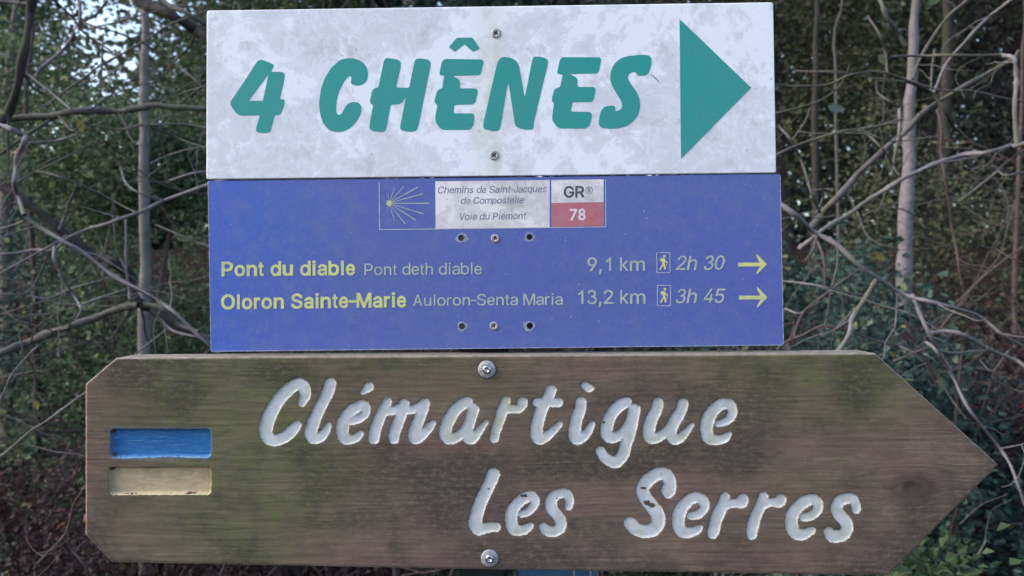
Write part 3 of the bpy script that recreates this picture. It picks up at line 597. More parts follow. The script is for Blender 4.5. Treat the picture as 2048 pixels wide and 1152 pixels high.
text('printed_line', 'Voie du Piémont', 919.9, 1052.4, 439.5, 438.3, 13.6, M['print_slate'], bs, YB, 5, IT, TT)
text('printed_line', 'GR', 1127.5, 1169.6, 394.8, 394.2, 21.6, M['print_black'], bs, YB, 20, 0, TT)
tc = np.linspace(0, 2*math.pi, 36, endpoint=False)
flat('registered_mark', [np.column_stack([1178.3+7.3*np.cos(tc), 380.4+7.3*np.sin(tc)]), np.column_stack([1178.3+5.9*np.cos(tc), 380.4+5.9*np.sin(tc)])], M['print_slate'], bs, YB, TT)
text('registered_mark', 'R', 1175.6, 1181.2, 384.6, 384.5, 8.4, M['print_black'], bs, YB, 14, 0, TT)
text('printed_line', '78', 1139.4, 1171.4, 439.8, 439.4, 21.0, M['print_white'], bs, YB, 22, 0, TT)
text('printed_line', 'Pont du diable', 443, 711, 551.8, 549.2, 27.3, M['print_yellow'], bs, YB, 21, 0, TT)
text('printed_line', 'Pont deth diable', 729, 963.7, 550.4, 548.3, 22.8, M['print_pale'], bs, YB, 3, 0, TT)
text('printed_line', '9,1 km', 1175, 1289.8, 542.6, 541.4, 27.2, M['print_pale'], bs, YB, 5, 0, TT)
text('printed_line', '2h 30', 1351.2, 1449.3, 539.8, 539.2, 27.8, M['print_pale'], bs, YB, 5, IT, TT)
text('printed_line', 'Oloron Sainte-Marie', 442.3, 813, 617.8, 613.4, 27.6, M['print_yellow'], bs, YB, 21, 0, TT)
text('printed_line', 'Auloron-Senta Maria', 826.4, 1125.5, 611.8, 609.2, 22.3, M['print_pale'], bs, YB, 3, 0, TT)
text('printed_line', '13,2 km', 1156.6, 1290.8, 607.8, 607.2, 27.2, M['print_pale'], bs, YB, 5, 0, TT)
text('printed_line', '3h 45', 1351.6, 1450.6, 606.2, 605.4, 27.8, M['print_pale'], bs, YB, 5, IT, TT)
for dx, dy in ((0, 0), (1.2, 66.0)):
    q = lambda x, y_: (1140+x/4.876+dx, 490+y_/4.876+dy)
    flat('time_arrow', [np.array([q(1642,172), q(1852,172), q(1818,112), q(1818,84), q(1918,188), q(1820,290), q(1822,262), q(1856,208), q(1642,210)])], M['print_yellow'], bs, YB, TT)
    for A, B in (((846,73),(974,73)), ((974,73),(976,271)), ((976,271),(848,271)), ((848,271),(846,73))):
        flat('pictogram_frame', [stroke_loop([q(*A), q(*B)], .65)], M['print_line'], bs, YB, TT)
    fig = [[(908,128),(924,132),(928,150),(924,186),(902,190),(898,160)], [(892,124),(908,128),(898,164),(880,158),(878,140)],
           [(902,186),(914,190),(896,222),(882,246),(872,244),(886,212)], [(906,188),(924,184),(930,210),(930,240),(920,242),(914,208)],
           [(918,138),(926,140),(934,156),(950,164),(946,174),(928,166)], [(948,162),(952,166),(938,206),(934,236),(930,236),(934,204)]]
    for F_ in fig: flat('hiker_pictogram', [fillet([q(*p) for p in F_], 1.2)], M['print_yellow'], bs, YB, TT+.00001*len(F_))
    hc = q(920, 110); flat('hiker_pictogram', [np.column_stack([hc[0]+2.5*np.cos(tc), hc[1]+2.7*np.sin(tc)])], M['print_yellow'], bs, YB, TT)

# ================================================================== WOODEN ARROW BOARD
YW, TW = -0.024, 0.044
bd = empty('wooden_arrow_board', W(975, 1140, YW), 'routed wooden arrow board reading Clémartigue and Les Serres with blue and cream bars', 'sign')
LET = []           # list of (name, mat, strokes [(x,y,r)...])
def st(ox, oy, s, *strokes): return [np.array([(ox+x/s, oy+y_/s, r/s) for x, y_, r in S_]) for S_ in strokes]
r5 = (500, 740, 4.096); r6 = (980, 740, 4.096); r7 = (920, 920, 4.876); r8 = (1320, 920, 4.876)
LET += [('letter', st(*r5, [(425,272,30),(452,205,44),(432,130,48),(385,115,46),(310,165,50),(235,245,52),(180,335,52),(140,430,54),(130,510,52),(160,565,48),(215,575,46),(290,545,46),(350,490,44),(385,452,36)])),
 ('letter', st(*r5, [(658,112,46),(640,175,46),(590,280,44),(540,380,48),(505,475,50),(500,535,50),(530,562,44),(580,545,40),(620,500,34),(643,450,22)])),
 ('letter', st(*r5, [(975,137,38),(950,160,28),(925,180,20)], [(820,425,28),(880,402,34),(935,365,34),(948,315,38),(925,285,40),(890,295,42),(840,325,46),(795,370,46),(762,440,50),(758,510,48),(775,560,45),(830,568,38),(880,545,32),(908,518,22)])),
 ('letter', st(*r5, [(1125,262,36),(1095,320,40),(1060,400,44),(1030,480,44),(1015,562,42)], [(1100,335,38),(1180,330,34),(1250,300,38)], [(1265,275,40),(1245,350,44),(1210,440,44),(1185,520,44),(1180,562,42)], [(1265,325,36),(1330,325,32),(1400,290,36)], [(1432,272,40),(1410,335,44),(1380,420,44),(1350,500,48),(1355,558,48),(1410,530,40),(1460,480,34),(1498,435,24)])),
 ('letter', st(*r5, [(1780,262,42),(1725,290,46),(1670,345,48),(1620,430,48),(1600,510,48),(1620,560,44),(1680,555,42),(1740,510,38),(1790,430,36),(1810,350,36),(1815,300,36)], [(1835,322,40),(1810,400,42),(1785,480,44),(1785,545,46),(1820,560,44),(1860,520,36),(1900,470,28),(1932,430,20)])),
 ('letter', st(*r6, [(130,252,38),(105,330,42),(70,430,40),(45,510,38),(35,562,36)], [(115,325,38),(180,318,34),(235,318,34),(262,290,38),(266,264,40)])),
 ('letter', st(*r6, [(500,165,42),(480,225,44),(430,310,48),(400,400,48),(382,490,48),(390,555,46),(430,562,42),(490,522,34),(540,475,28),(570,442,22)], [(382,265,32),(440,262,34),(520,265,36),(562,265,36)])),
 ('letter', st(*r6, [(780,125,30),(805,148,32),(835,152,18)], [(745,262,42),(740,320,44),(710,400,46),(697,480,48),(702,558,48),(745,560,42),(790,520,36),(825,465,28),(838,440,20)])),
 ('letter', st(*r6, [(1118,265,42),(1065,290,46),(1010,345,46),(970,420,48),(955,490,48),(968,545,46),(1015,552,44),(1085,515,38),(1135,440,36),(1165,370,38),(1170,310,38)], [(1190,325,42),(1175,400,44),(1150,500,46),(1115,610,46),(1085,700,48),(1038,750,48),(980,742,46),(930,705,40),(905,660,36)])),
 ('letter', st(*r6, [(1378,268,42),(1365,325,44),(1322,410,48),(1302,500,50),(1320,555,48),(1372,550,42),(1430,515,36),(1490,455,34)], [(1582,275,42),(1560,345,44),(1510,430,46),(1482,510,46),(1510,568,42),(1560,555,38),(1610,505,30),(1655,450,18)])),
 ('letter', st(*r6, [(1865,440,24),(1920,428,28),(1970,390,34),(1988,335,38),(1960,280,42),(1885,285,46),(1825,340,50),(1788,410,52),(1773,480,50),(1788,550,48),(1840,572,42),(1900,568,36),(1940,545,30),(1962,522,16)])),
 ('letter', st(*r7, [(325,140,62),(300,210,60),(250,310,60),(200,420,60),(165,530,62),(150,615,64),(175,672,60),(230,665,50),(300,655,48),(350,655,46)])),
 ('letter', st(*r7, [(600,528,32),(660,508,38),(715,455,40),(730,395,44),(690,350,50),(620,375,54),(550,440,54),(508,510,60),(500,590,58),(520,665,58),(580,688,50),(650,668,44),(688,638,30)])),
 ('letter', st(*r7, [(1062,448,38),(1068,390,40),(1040,330,44),(980,325,44),(920,350,50),(885,410,54),(900,480,54),(950,540,52),(985,610,54),(970,668,54),(910,698,50),(850,688,50),(812,650,40)])),
 ('letter', st(*r7, [(2035,302,68),(2048,225,60),(2015,150,62),(1950,132,60),(1880,165,62),(1820,215,64),(1782,290,62),(1810,370,62),(1870,450,64),(1925,530,68),(1930,610,68),(1890,670,68),(1810,695,64),(1720,675,62),(1660,615,60)])),
 ('letter', st(*r8, [(300,545,36),(370,532,42),(425,480,44),(432,420,48),(385,368,50),(310,378,54),(240,435,58),(192,510,62),(178,600,58),(195,678,56),(250,712,50),(320,700,44),(370,675,36),(395,655,22)])),
 ('letter', st(*r8, [(635,360,46),(620,425,50),(580,510,56),(547,600,56),(528,680,54),(515,722,46)], [(610,450,46),(690,425,40),(745,420,42),(795,410,58),(808,380,50)])),
 ('letter', st(*r8, [(1010,358,46),(990,425,50),(952,510,52),(918,600,54),(900,680,54),(895,730,46)], [(985,445,46),(1060,418,40),(1115,412,42),(1165,408,58),(1182,380,50)])),
 ('letter', st(*r8, [(1400,560,38),(1475,542,44),(1532,490,46),(1540,430,50),(1495,385,52),(1420,405,56),(1350,455,56),(1300,520,62),(1282,600,60),(1302,690,58),(1360,728,56),(1420,718,48),(1470,692,38),(1495,675,24)])),
 ('letter', st(*r8, [(1915,480,42),(1905,420,44),(1865,378,50),(1800,378,50),(1748,412,56),(1722,470,56),(1750,530,58),(1800,590,56),(1825,650,58),(1800,720,60),(1740,742,58),(1680,742,58),(1642,700,46)])),
]
BARS = [('blue_bar', 219.5, 857, 422, 916, 9), ('cream_bar', 218, 933, 422.5, 990, 9)]
OUT_T = [(170, 768.5), (232, 716.0), (1000, 711), (1751, 706.5), (1998, 930)]
OUT_B = [(170, 1070), (223, 1125), (1000, 1140), (1777, 1151), (1998, 930)]
# columns and rows of the front face
xs = np.unique(np.concatenate([np.arange(170, 1998, 2.0), [170, 223, 232, 1751, 1777, 1996, 1997.4]]))
yt = np.interp(xs, [p[0] for p in OUT_T], [p[1] for p in OUT_T]); yb = np.interp(xs, [p[0] for p in OUT_B], [p[1] for p in OUT_B])
NR = 218
e_ = np.array([0, .0025, .005, .0085]); rows = np.concatenate([e_, np.linspace(.012, .988, NR-8), 1-e_[::-1]])
GX = np.repeat(xs[:, None], NR, 1); GY = yt[:, None]+(yb-yt)[:, None]*rows[None, :]
def seg_sd(px, py, a, b):
    dx, dy, dr = b-a; L2 = dx*dx+dy*dy+1e-9
    t = np.clip(((px-a[0])*dx+(py-a[1])*dy)/L2, 0, 1)
    return a[2]+1.3+t*dr-np.hypot(px-a[0]-t*dx, py-a[1]-t*dy)       # >0 inside
def rough_off(px, py): return (vnoise(px*.22, py*.22, 3, 3)-.5)*2.2 + (vnoise(px*.03, py*.03, 5, 2)-.5)*.8
shapes = []
for nm, strokes in LET:
    S_ = [catmull(s, 5) for s in strokes]
    al = np.vstack(S_); bb = (al[:, 0].min()-20, al[:, 0].max()+20, al[:, 1].min()-20, al[:, 1].max()+20)
    shapes.append((nm, S_, bb))
def letter_sd(S_, px, py):
    d = np.full(px.shape, -1e3)
    for s in S_:
        for i in range(len(s)-1): d = np.maximum(d, seg_sd(px, py, s[i], s[i+1]))
    return d - .6 + rough_off(px, py)
def bar_sd(b, px, py):
    _, x0, y0, x1, y1, r = b; cx, cy = (x0+x1)/2, (y0+y1)/2
    qx = np.abs(px-cx)-(x1-x0)/2+r; qy = np.abs(py-cy)-(y1-y0)/2+r
    return -(np.hypot(np.maximum(qx, 0), np.maximum(qy, 0))+np.minimum(np.maximum(qx, qy), 0)-r) + rough_off(px, py)*1.1
def eval_all(px, py):
    sd_ = np.full(px.shape, -50.0); idx = np.full(px.shape, -1)
    for k, (nm, S_, bb) in enumerate(shapes):
        m = (px > bb[0]) & (px < bb[1]) & (py > bb[2]) & (py < bb[3])
        d = letter_sd(S_, px[m], py[m]); c = sd_[m]; up = d > c
        c[up] = d[up]; sd_[m] = c; ii = idx[m]; ii[up] = k; idx[m] = ii
    for k, b in enumerate(BARS):
        m = (px > b[1]-20) & (px < b[3]+20) & (py > b[2]-20) & (py < b[4]+20)
        d = bar_sd(b, px[m], py[m]); c = sd_[m]; up = d > c
        c[up] = d[up]; sd_[m] = c; ii = idx[m]; ii[up] = len(shapes)+k; idx[m] = ii
    return sd_, idx
sdv, idv = eval_all(GX, GY)
gx_, gy_ = np.gradient(sdv); gx_ = gx_/2.0; gy_ = gy_/2.0
near = (np.abs(sdv) < 1.15); near[[0, -1], :] = False; near[:, [0, -1]] = False
g2 = gx_**2+gy_**2; ok = near & (g2 > .15)
mvx = np.clip(-sdv*gx_/np.maximum(g2, .15), -1.1, 1.1); mvy = np.clip(-sdv*gy_/np.maximum(g2, .15), -1.1, 1.1)
GX = GX+np.where(ok, mvx, 0); GY = GY+np.where(ok, mvy, 0)
sdv = np.where(ok, 0.0, sdv)
isbar = idv >= len(shapes)
# carving profile: round-nosed cutter for letters, flat-bottomed slots for the bars (drawing units)
ins = np.maximum(sdv, 0)
dl = 3.0*np.sqrt(np.clip(1-(1-np.clip(ins/4.0, 0, 1))**2, 0, 1))+(vnoise(GX*.07, GY*.07, 8, 3)-.5)*.9*np.clip(ins/5, 0, 1)
db = 11.0*np.clip(ins/4.2, 0, 1)+(vnoise(GX*.10, GY*.5, 9, 3)-.5)*1.4*np.clip(ins/5, 0, 1)
lip = np.clip(1+np.minimum(sdv, 0)/3.0, 0, 1)**2*.4*(sdv <= 0)
depth = np.where(isbar, db, dl)+lip
# board edges eased, surface slightly ridged along the grain
de = np.minimum.reduce([GY-np.interp(GX, [p[0] for p in OUT_T], [p[1] for p in OUT_T]), np.interp(GX, [p[0] for p in OUT_B], [p[1] for p in OUT_B])-GY, GX-170])
depth += 3.0*np.clip(1-np.clip(de, 0, 5)/5, 0, 1)**2
KX, KY = 1822.0, 974.0
rk = np.hypot((GX-KX)/62, (GY-KY)/34)
gvp = (GY-KY)*(1-.80*np.exp(-rk**2*1.1)) + KY + 3.0*np.sin(GX*.0042+1.3) + 1.6*np.sin(GX*.0105) + 5*np.exp(-rk*1.2)*np.sin(rk*5.5)
depth += (vnoise(GX*.012, gvp*.28, 12, 4)-.5)*1.1*(sdv <= .5)
depth += 1.8*np.exp(-(np.hypot((GX-KX)/11, (GY-KY)/8))**2)
k = U*(DIST+YW)/DIST
VF = np.column_stack([((GX-1024)*k).ravel(), (YW+depth*k).ravel(), (EYE+(576-GY)*k).ravel()])
NC = len(xs)
# placed weathering
n1 = vnoise(GX*.006, GY*.010, 21, 4); n2 = vnoise(GX*.018, GY*.02, 22, 4)
def blob(cx, cy, ax, ay): return np.exp(-((GX-cx)/ax)**2-((GY-cy)/ay)**2)
algae = 1.25*blob(430, 800, 200, 150)+1.0*blob(500, 960, 140, 260)+.5*blob(900, 760, 180, 60)+.60*blob(700, 725, 260, 26)+1.1*blob(1640, 735, 220, 85)+.75*blob(1740, 790, 90, 60)+.35*blob(350, 1050, 220, 110) \
      + .50*blob(600, 960, 160, 60)+.35*blob(1150, 900, 240, 50)+.35*blob(1600, 1000, 160, 90)+.45*np.exp(-(GY-708)/9.0)*(.3+n2)
algae = np.clip((algae*(.45+1.1*n1)+.10*(n2-.4)), 0, 1)*.85
algl = np.clip(.8*blob(1010, 830, 60, 70)+.45*blob(900, 870, 60, 60)+.35*blob(520, 860, 30, 60)+.5*blob(980, 1060, 40, 25)+.5*blob(1660, 1050, 70, 50)+.45*blob(1580, 1040, 60, 40)+.4*blob(1100, 1070, 160, 16)+.4*blob(1300, 1060, 60, 25)+.5*blob(1370, 880, 120, 14)+.25*blob(1430, 850, 40, 60)+.4*n1-.15, 0, 1)
stain = np.clip(.26+.55*np.clip(1-(np.interp(GX, [p[0] for p in OUT_B], [p[1] for p in OUT_B])-GY)/60, 0, 1)*(.3+n2)+.35*np.clip((GX-1780)/160, 0, 1)+1.2*blob(265, 740, 60, 45)+.5*blob(480, 760, 200, 40)+.7*blob(760, 960, 160, 60)+.6*blob(1150, 930, 260, 30)+.6*blob(1500, 860, 60, 90)+.8*blob(370, 790, 26, 55)+.8*blob(560, 900, 40, 30)+.7*blob(1705, 760, 60, 60)+.5*blob(240, 715, 200, 12)+.6*blob(890, 935, 70, 18)+2.2*(n1-.50)+1.6*(n2-.54), 0, 1)
stain = np.maximum(stain, np.clip(blob(973.7, 738.6, 30, 27)*1.3, 0, 1)); stain = np.maximum(stain, blob(979, 1116, 28, 26)*1.2)
knot = np.clip(.85*np.exp(-(np.hypot((GX-KX)/17, (GY-KY)/12))**4)+.50*np.exp(-(np.hypot((GX-KX-12)/60, (GY-KY)/30))**2)*(.4+n2*1.2)+.30*np.exp(-((rk-.62)/.12)**2), 0, .95)
smear = .8*np.clip(1+sdv/3.2, 0, 1)*(idv == len(shapes))*(sdv <= 0)
worn = np.clip(1-de/3.2, 0, 1)*(GX < 1990)
inner = np.where(isbar, np.clip(ins/20, 0, 1), np.clip(ins/9.5, 0, 1))
chipc = [(1048, 992, 8, 4), (1289, 977, 7, 3.5), (1296, 1006, 8, 6), (1304, 1012, 7, 5), (977, 978, 3, 1.6), (1114, 998, 2.5, 2), (1208, 845, 3, 3), (985, 1020, 2, 1.5), (224, 863, 5, 6), (226, 909, 6, 5), (417, 861, 5, 3), (222, 938, 5, 5), (300, 936, 40, 1.8), (340, 916, 50, 1.5), (260, 988, 20, 1.5), (380, 987, 14, 2)]
chip = np.zeros_like(GX)
for a, b_, c_, d_ in chipc: chip = np.maximum(chip, 1.0*np.exp(-((GX-a)/c_)**2-((GY-b_)/d_)**2))
ATT = dict(gv=(EYE+(576-gvp)*k).ravel(), algae=np.where(sdv > .01, algl, algae).ravel(), stain=stain.ravel(), knot=knot.ravel(), inner=inner.ravel(), chip=chip.ravel(), worn=worn.ravel(), smear=smear.ravel(), low=np.clip(-gy_*1.4-.2, 0, 1).ravel())  # low marks the lower lips, where light from above is painted in
i = np.arange(NC-1)[:, None]*NR+np.arange(NR-1)[None, :]
Q = np.stack([i, i+1, i+NR+1, i+NR], -1).reshape(-1, 4)
sdf_ = sdv.ravel(); idf = idv.ravel()
qs = sdf_[Q]; cav = qs.mean(1) > .15
cid = np.where(cav, idf[Q[np.arange(len(Q)), qs.argmax(1)]], -1)
def sub_mesh(name, q, extraV=None, extraF=None):
    u, inv = np.unique(q, return_inverse=True); V = VF[u]; me = mesh_np(name, V, inv.reshape(q.shape), True)
    for a, v in ATT.items(): attr(me, a, v[u])
    return me
# body: front + sides + back in one mesh
fq = Q[cid < 0]; u, inv = np.unique(fq, return_inverse=True); fq = inv.reshape(fq.shape); Vb = VF[u]
gi = {}
edge = [(a, 0) for a in range(NC)]+[(NC-1, b) for b in range(1, NR)]+[(a, NR-1) for a in range(NC-2, -1, -1)]+[(0, b) for b in range(NR-2, 0, -1)]
ei = np.array([a*NR+b for a, b in edge]); lut = -np.ones(NC*NR, int); lut[u] = np.arange(len(u)); el = lut[ei]
L1 = VF[ei].copy(); L1[:, 1] = YW+TW-.0015; L2 = L1.copy(); L2[:, 1] = YW+TW
cz = L2.mean(0); L2[:, 0] += np.sign(cz[0]-L2[:, 0])*.0012; L2[:, 2] += np.sign(cz[2]-L2[:, 2])*.0012
L0 = VF[ei].copy(); n_ = len(ei); b0 = len(Vb); Vb = np.vstack([Vb, L0, L1, L2]); j = np.arange(n_); j2 = (j+1) % n_
sides = np.vstack([np.column_stack([b0+j, b0+j2, b0+n_+j2, b0+n_+j]), np.column_stack([b0+n_+j, b0+n_+j2, b0+2*n_+j2, b0+2*n_+j])])[:, ::-1]
me = bpy.data.meshes.new('board'); top = np.arange(NC); 
# back as quads between top and bottom chains
bt = b0+2*n_+np.arange(NC); bbm = np.concatenate([[b0+2*n_+n_-(NR-2)-1+0]]) if False else None
lk = {e: p for p, e in enumerate(edge)}
bk = np.array([[b0+2*n_+lk[(a, 0)], b0+2*n_+lk[(a+1, 0)], b0+2*n_+lk[(a+1, NR-1)], b0+2*n_+lk[(a, NR-1)]] for a in range(NC-1)])
me = mesh_np('board', Vb, [fq, sides, bk], True)
NF = len(fq)
sm = np.ones(len(me.polygons), bool); sm[NF:] = False; me.polygons.foreach_set('use_smooth', sm)
for a, v in ATT.items():
    tail = v[ei]
    if a == 'gv': ex = np.concatenate([tail, tail+.02, tail+.02])
    elif a == 'worn': ex = np.concatenate([tail*.55]*3)
    elif a == 'algae': ex = np.concatenate([np.clip(tail+.35, 0, .9)]*3)
    else: ex = np.concatenate([tail]*3)
    attr(me, a, np.concatenate([v[u], ex]))
link('board', me, M['wood'], bd)
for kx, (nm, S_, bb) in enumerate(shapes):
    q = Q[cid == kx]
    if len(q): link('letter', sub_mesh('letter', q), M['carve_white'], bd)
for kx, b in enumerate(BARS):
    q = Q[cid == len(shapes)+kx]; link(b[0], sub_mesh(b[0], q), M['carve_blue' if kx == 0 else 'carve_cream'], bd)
# bolts with washers
for bx_, by_ in ((973.8, 738.8), (979.2, 1116.4)):
    kk = DIST/(DIST+YW); ax, ay = 1024+(bx_-1024), by_
    o = radial('washer', [(17.6, -1.5), (17.6, 1.2), (16.6, 2.2), (9.5, 2.4), (8.5, 2.4)], ax, ay, YW, M['zinc'], bd, 64)
    radial('bolt_head', [(9.0, 2.3), (9.0, 3.4), (8.5, 5.2), (7.4, 6.8), (6.0, 7.6), (hex_r(4.6, .3), 7.9), (hex_r(4.4, .3), 3.6), (1.2, 3.2)], ax, ay, YW, M['steel'], o, 60)
# light wear spots on the wood
# small blue plate on the post under the board
pl = empty('blue_plate', W(1112, 1300, .028), 'small light blue plate with thin white lines just below the wooden arrow board', 'plate')
Yp = .026
c4 = lambda x0, y0, x1, y1: [(x0, y0), (x1, y0), (x1, y1), (x0, y1)]
panel('plate_panel', c4(1037, 1122, 1190, 1300), [], M['plate'], pl, Yp, .003, 3, 1)
for x_ in (1148, 1181): flat('white_line', [np.array(c4(x_-1.2, 1124, x_+1.2, 1298), float)], M['print_line'], pl, Yp, .0002)
link('plate_bracket', box_mesh('plate_bracket', (W(1000, 0, .03)[0], .0292, W(0, 1260, .03)[2]), (W(1080, 0, .03)[0], .040, W(0, 1170, .03)[2])), M['zinc'], pl)
# ================================================================== GROUND
def ground_z(x, y):
    bank = np.clip((y-2.2)/9.0, 0, 1); bank = bank*bank*(3-2*bank)*2.1
    return bank+(vnoise(x*.35+9, y*.35+9, 31, 4)-.5)*.30*np.clip((np.hypot(x, y)-.5)/2, 0, 1)
gs = np.concatenate([-np.geomspace(150, 12, 14), np.linspace(-11, 11, 150), np.geomspace(12, 150, 14)])
gX, gY = np.meshgrid(gs, gs+4, indexing='ij'); gZ = ground_z(gX, gY)
n = len(gs); i = np.arange(n-1)[:, None]*n+np.arange(n-1)[None, :]
Qg = np.stack([i, i+n, i+n+1, i+1], -1).reshape(-1, 4)
link('ground', mesh_np('ground', np.column_stack([gX.ravel(), gY.ravel(), gZ.ravel()]), Qg, True), M['soil'], kind='structure')

# ------------------------------------------------------------------ branches and leaves
def tube(P, R, seg=7, cap_end=True):
    P = np.asarray(P, float); R = np.asarray(R, float); n = len(P)
    T = np.gradient(P, axis=0); T /= np.maximum(np.linalg.norm(T, axis=1), 1e-9)[:, None]
    ref = np.array([0.31, .9, .2]); ref /= np.linalg.norm(ref)
    A = np.cross(T, ref); A /= np.maximum(np.linalg.norm(A, axis=1), 1e-6)[:, None]; B = np.cross(T, A)
    th = np.linspace(0, 2*math.pi, seg, endpoint=False)
    V = (P[:, None, :]+R[:, None, None]*(np.cos(th)[None, :, None]*A[:, None, :]+np.sin(th)[None, :, None]*B[:, None, :])).reshape(-1, 3)
    a = np.arange(n-1)[:, None]*seg; s = np.arange(seg)[None, :]; s2 = (s+1) % seg
    Q = np.stack([a+s, a+s2, a+seg+s2, a+seg+s], -1).reshape(-1, 4)
    return V, Q
def join(parts):
    V = []; F = []; b = 0
    for v, f in parts: V.append(v); F.append(f+b); b += len(v)
    return np.vstack(V), np.vstack(F)

def leaf_mesh(name, C, size, up=.3, seed=1, lobed=False, tint=None, aspect=.62, hang=None):
    """one folded blade at every centre"""
    r = np.random.default_rng(seed); N = len(C)
    d = r.normal(size=(N, 3)); d[:, 2] = d[:, 2]*.6-.25
    if hang is not None: d = d*.5+hang
    d /= np.linalg.norm(d, axis=1)[:, None]
    nrm = r.normal(size=(N, 3)); nrm[:, 2] += up*1.1; nrm[:, 1] -= .5; nrm -= d*np.sum(nrm*d, 1)[:, None]; nrm /= np.linalg.norm(nrm, axis=1)[:, None]
    s = np.cross(d, nrm); L = size*(r.random(N)*.8+.6)
    L = L[:, None]; wv = L*aspect
    if not lobed:
        V = np.stack([C-d*L*.5, C-s*wv*.5+nrm*wv*.16-d*L*.05, C+d*L*.5-nrm*L*.12, C+s*wv*.5+nrm*wv*.16-d*L*.05], 1).reshape(-1, 3); kf = 4
        F = (np.arange(N)[:, None]*4+np.arange(4)[None, :])
        F = np.vstack([F[:, [0, 1, 2]], F[:, [0, 2, 3]]])
    else:
        pts = [(-.45, 0, 0), (-.38, -.45, .10), (.02, -.28, .05), (.05, -.55, .12), (.5, 0, -.12), (.05, .55, .12), (.02, .28, .05), (-.38, .45, .10)]
        V = np.stack([C+d*L*a+s*wv*1.15*b_+nrm*L*c_ for a, b_, c_ in pts], 1).reshape(-1, 3); kf = 8
        F = []
        for t in ((0, 1, 2), (0, 2, 4), (2, 3, 4), (0, 4, 6), (4, 5, 6), (0, 6, 7)): F.append(np.arange(N)[:, None]*8+np.array(t)[None, :])
        F = np.vstack(F)
    me = mesh_np(name, V, F, False)
    tv = r.random(N) if tint is None else np.clip(tint+r.normal(size=N)*.16, 0, 1)
    attr(me, 'tint', np.repeat(tv, kf)); return me

def wob(P, amp, r, n=6):
    """smooth a polyline and give it knots and small kinks"""
    Q = catmull(P, n); m = len(Q); t = np.linspace(0, 1, m)
    L = np.sum(np.linalg.norm(np.diff(Q, axis=0), axis=1))
    for a in range(3):
        ph = r.random(3)*6.28
        Q[:, a] += amp*(np.sin(t*L*9+ph[0])*.6+np.sin(t*L*23+ph[1])*.35+np.sin(t*L*51+ph[2])*.2)
    return Q
def drawn(P, y, rad, seed, mat, name='branch', parent=None, y2=None, taper=1.0, twigs=True, **kw):
    """a branch that passes behind the signs; y..y2 its distance behind them (m), rad in drawing units"""
    r = np.random.default_rng(seed); P = np.array(P, float); m = len(P)
    yy = np.linspace(y, y if y2 is None else y2, m)+r.normal(size=m)*.02
    X = np.array([W(a, b_, c) for (a, b_), c in zip(P, yy)])
    Q = wob(X, .0025*(1+y*.4), r, 7); n_ = len(Q); t = np.linspace(0, 1, n_)
    kk_ = U*(DIST+y)/DIST
    R = .86*rad*kk_*(1-(1-taper)*t)*(1+.10*np.sin(t*37+seed)+.07*r.normal(size=n_))
    for q in r.integers(2, max(3, n_-1), max(1, n_//12)): R[q] *= 1.28
    parts = [tube(Q, R, 8)]
    if twigs:      # fine side shoots
        for q in r.integers(3, n_-1, max(1, int(n_/15))):
            d0 = Q[min(q+1, n_-1)]-Q[q-1]; d0 /= np.linalg.norm(d0)+1e-9
            d = d0*.6+r.normal(size=3)*.6; d /= np.linalg.norm(d); ln = r.uniform(.08, .34)*(.6+y*.3)
            S = [Q[q]]
            for _ in range(6): d = d+r.normal(size=3)*.22; d /= np.linalg.norm(d); S.append(S[-1]+d*ln/6)
            parts.append(tube(catmull(S, 2), np.linspace(max(.0010, R[q]*.35), .0006, 13), 5))
    v, f = join(parts)
    return link(name, mesh_np(name, v, f, True), mat, parent, **kw)

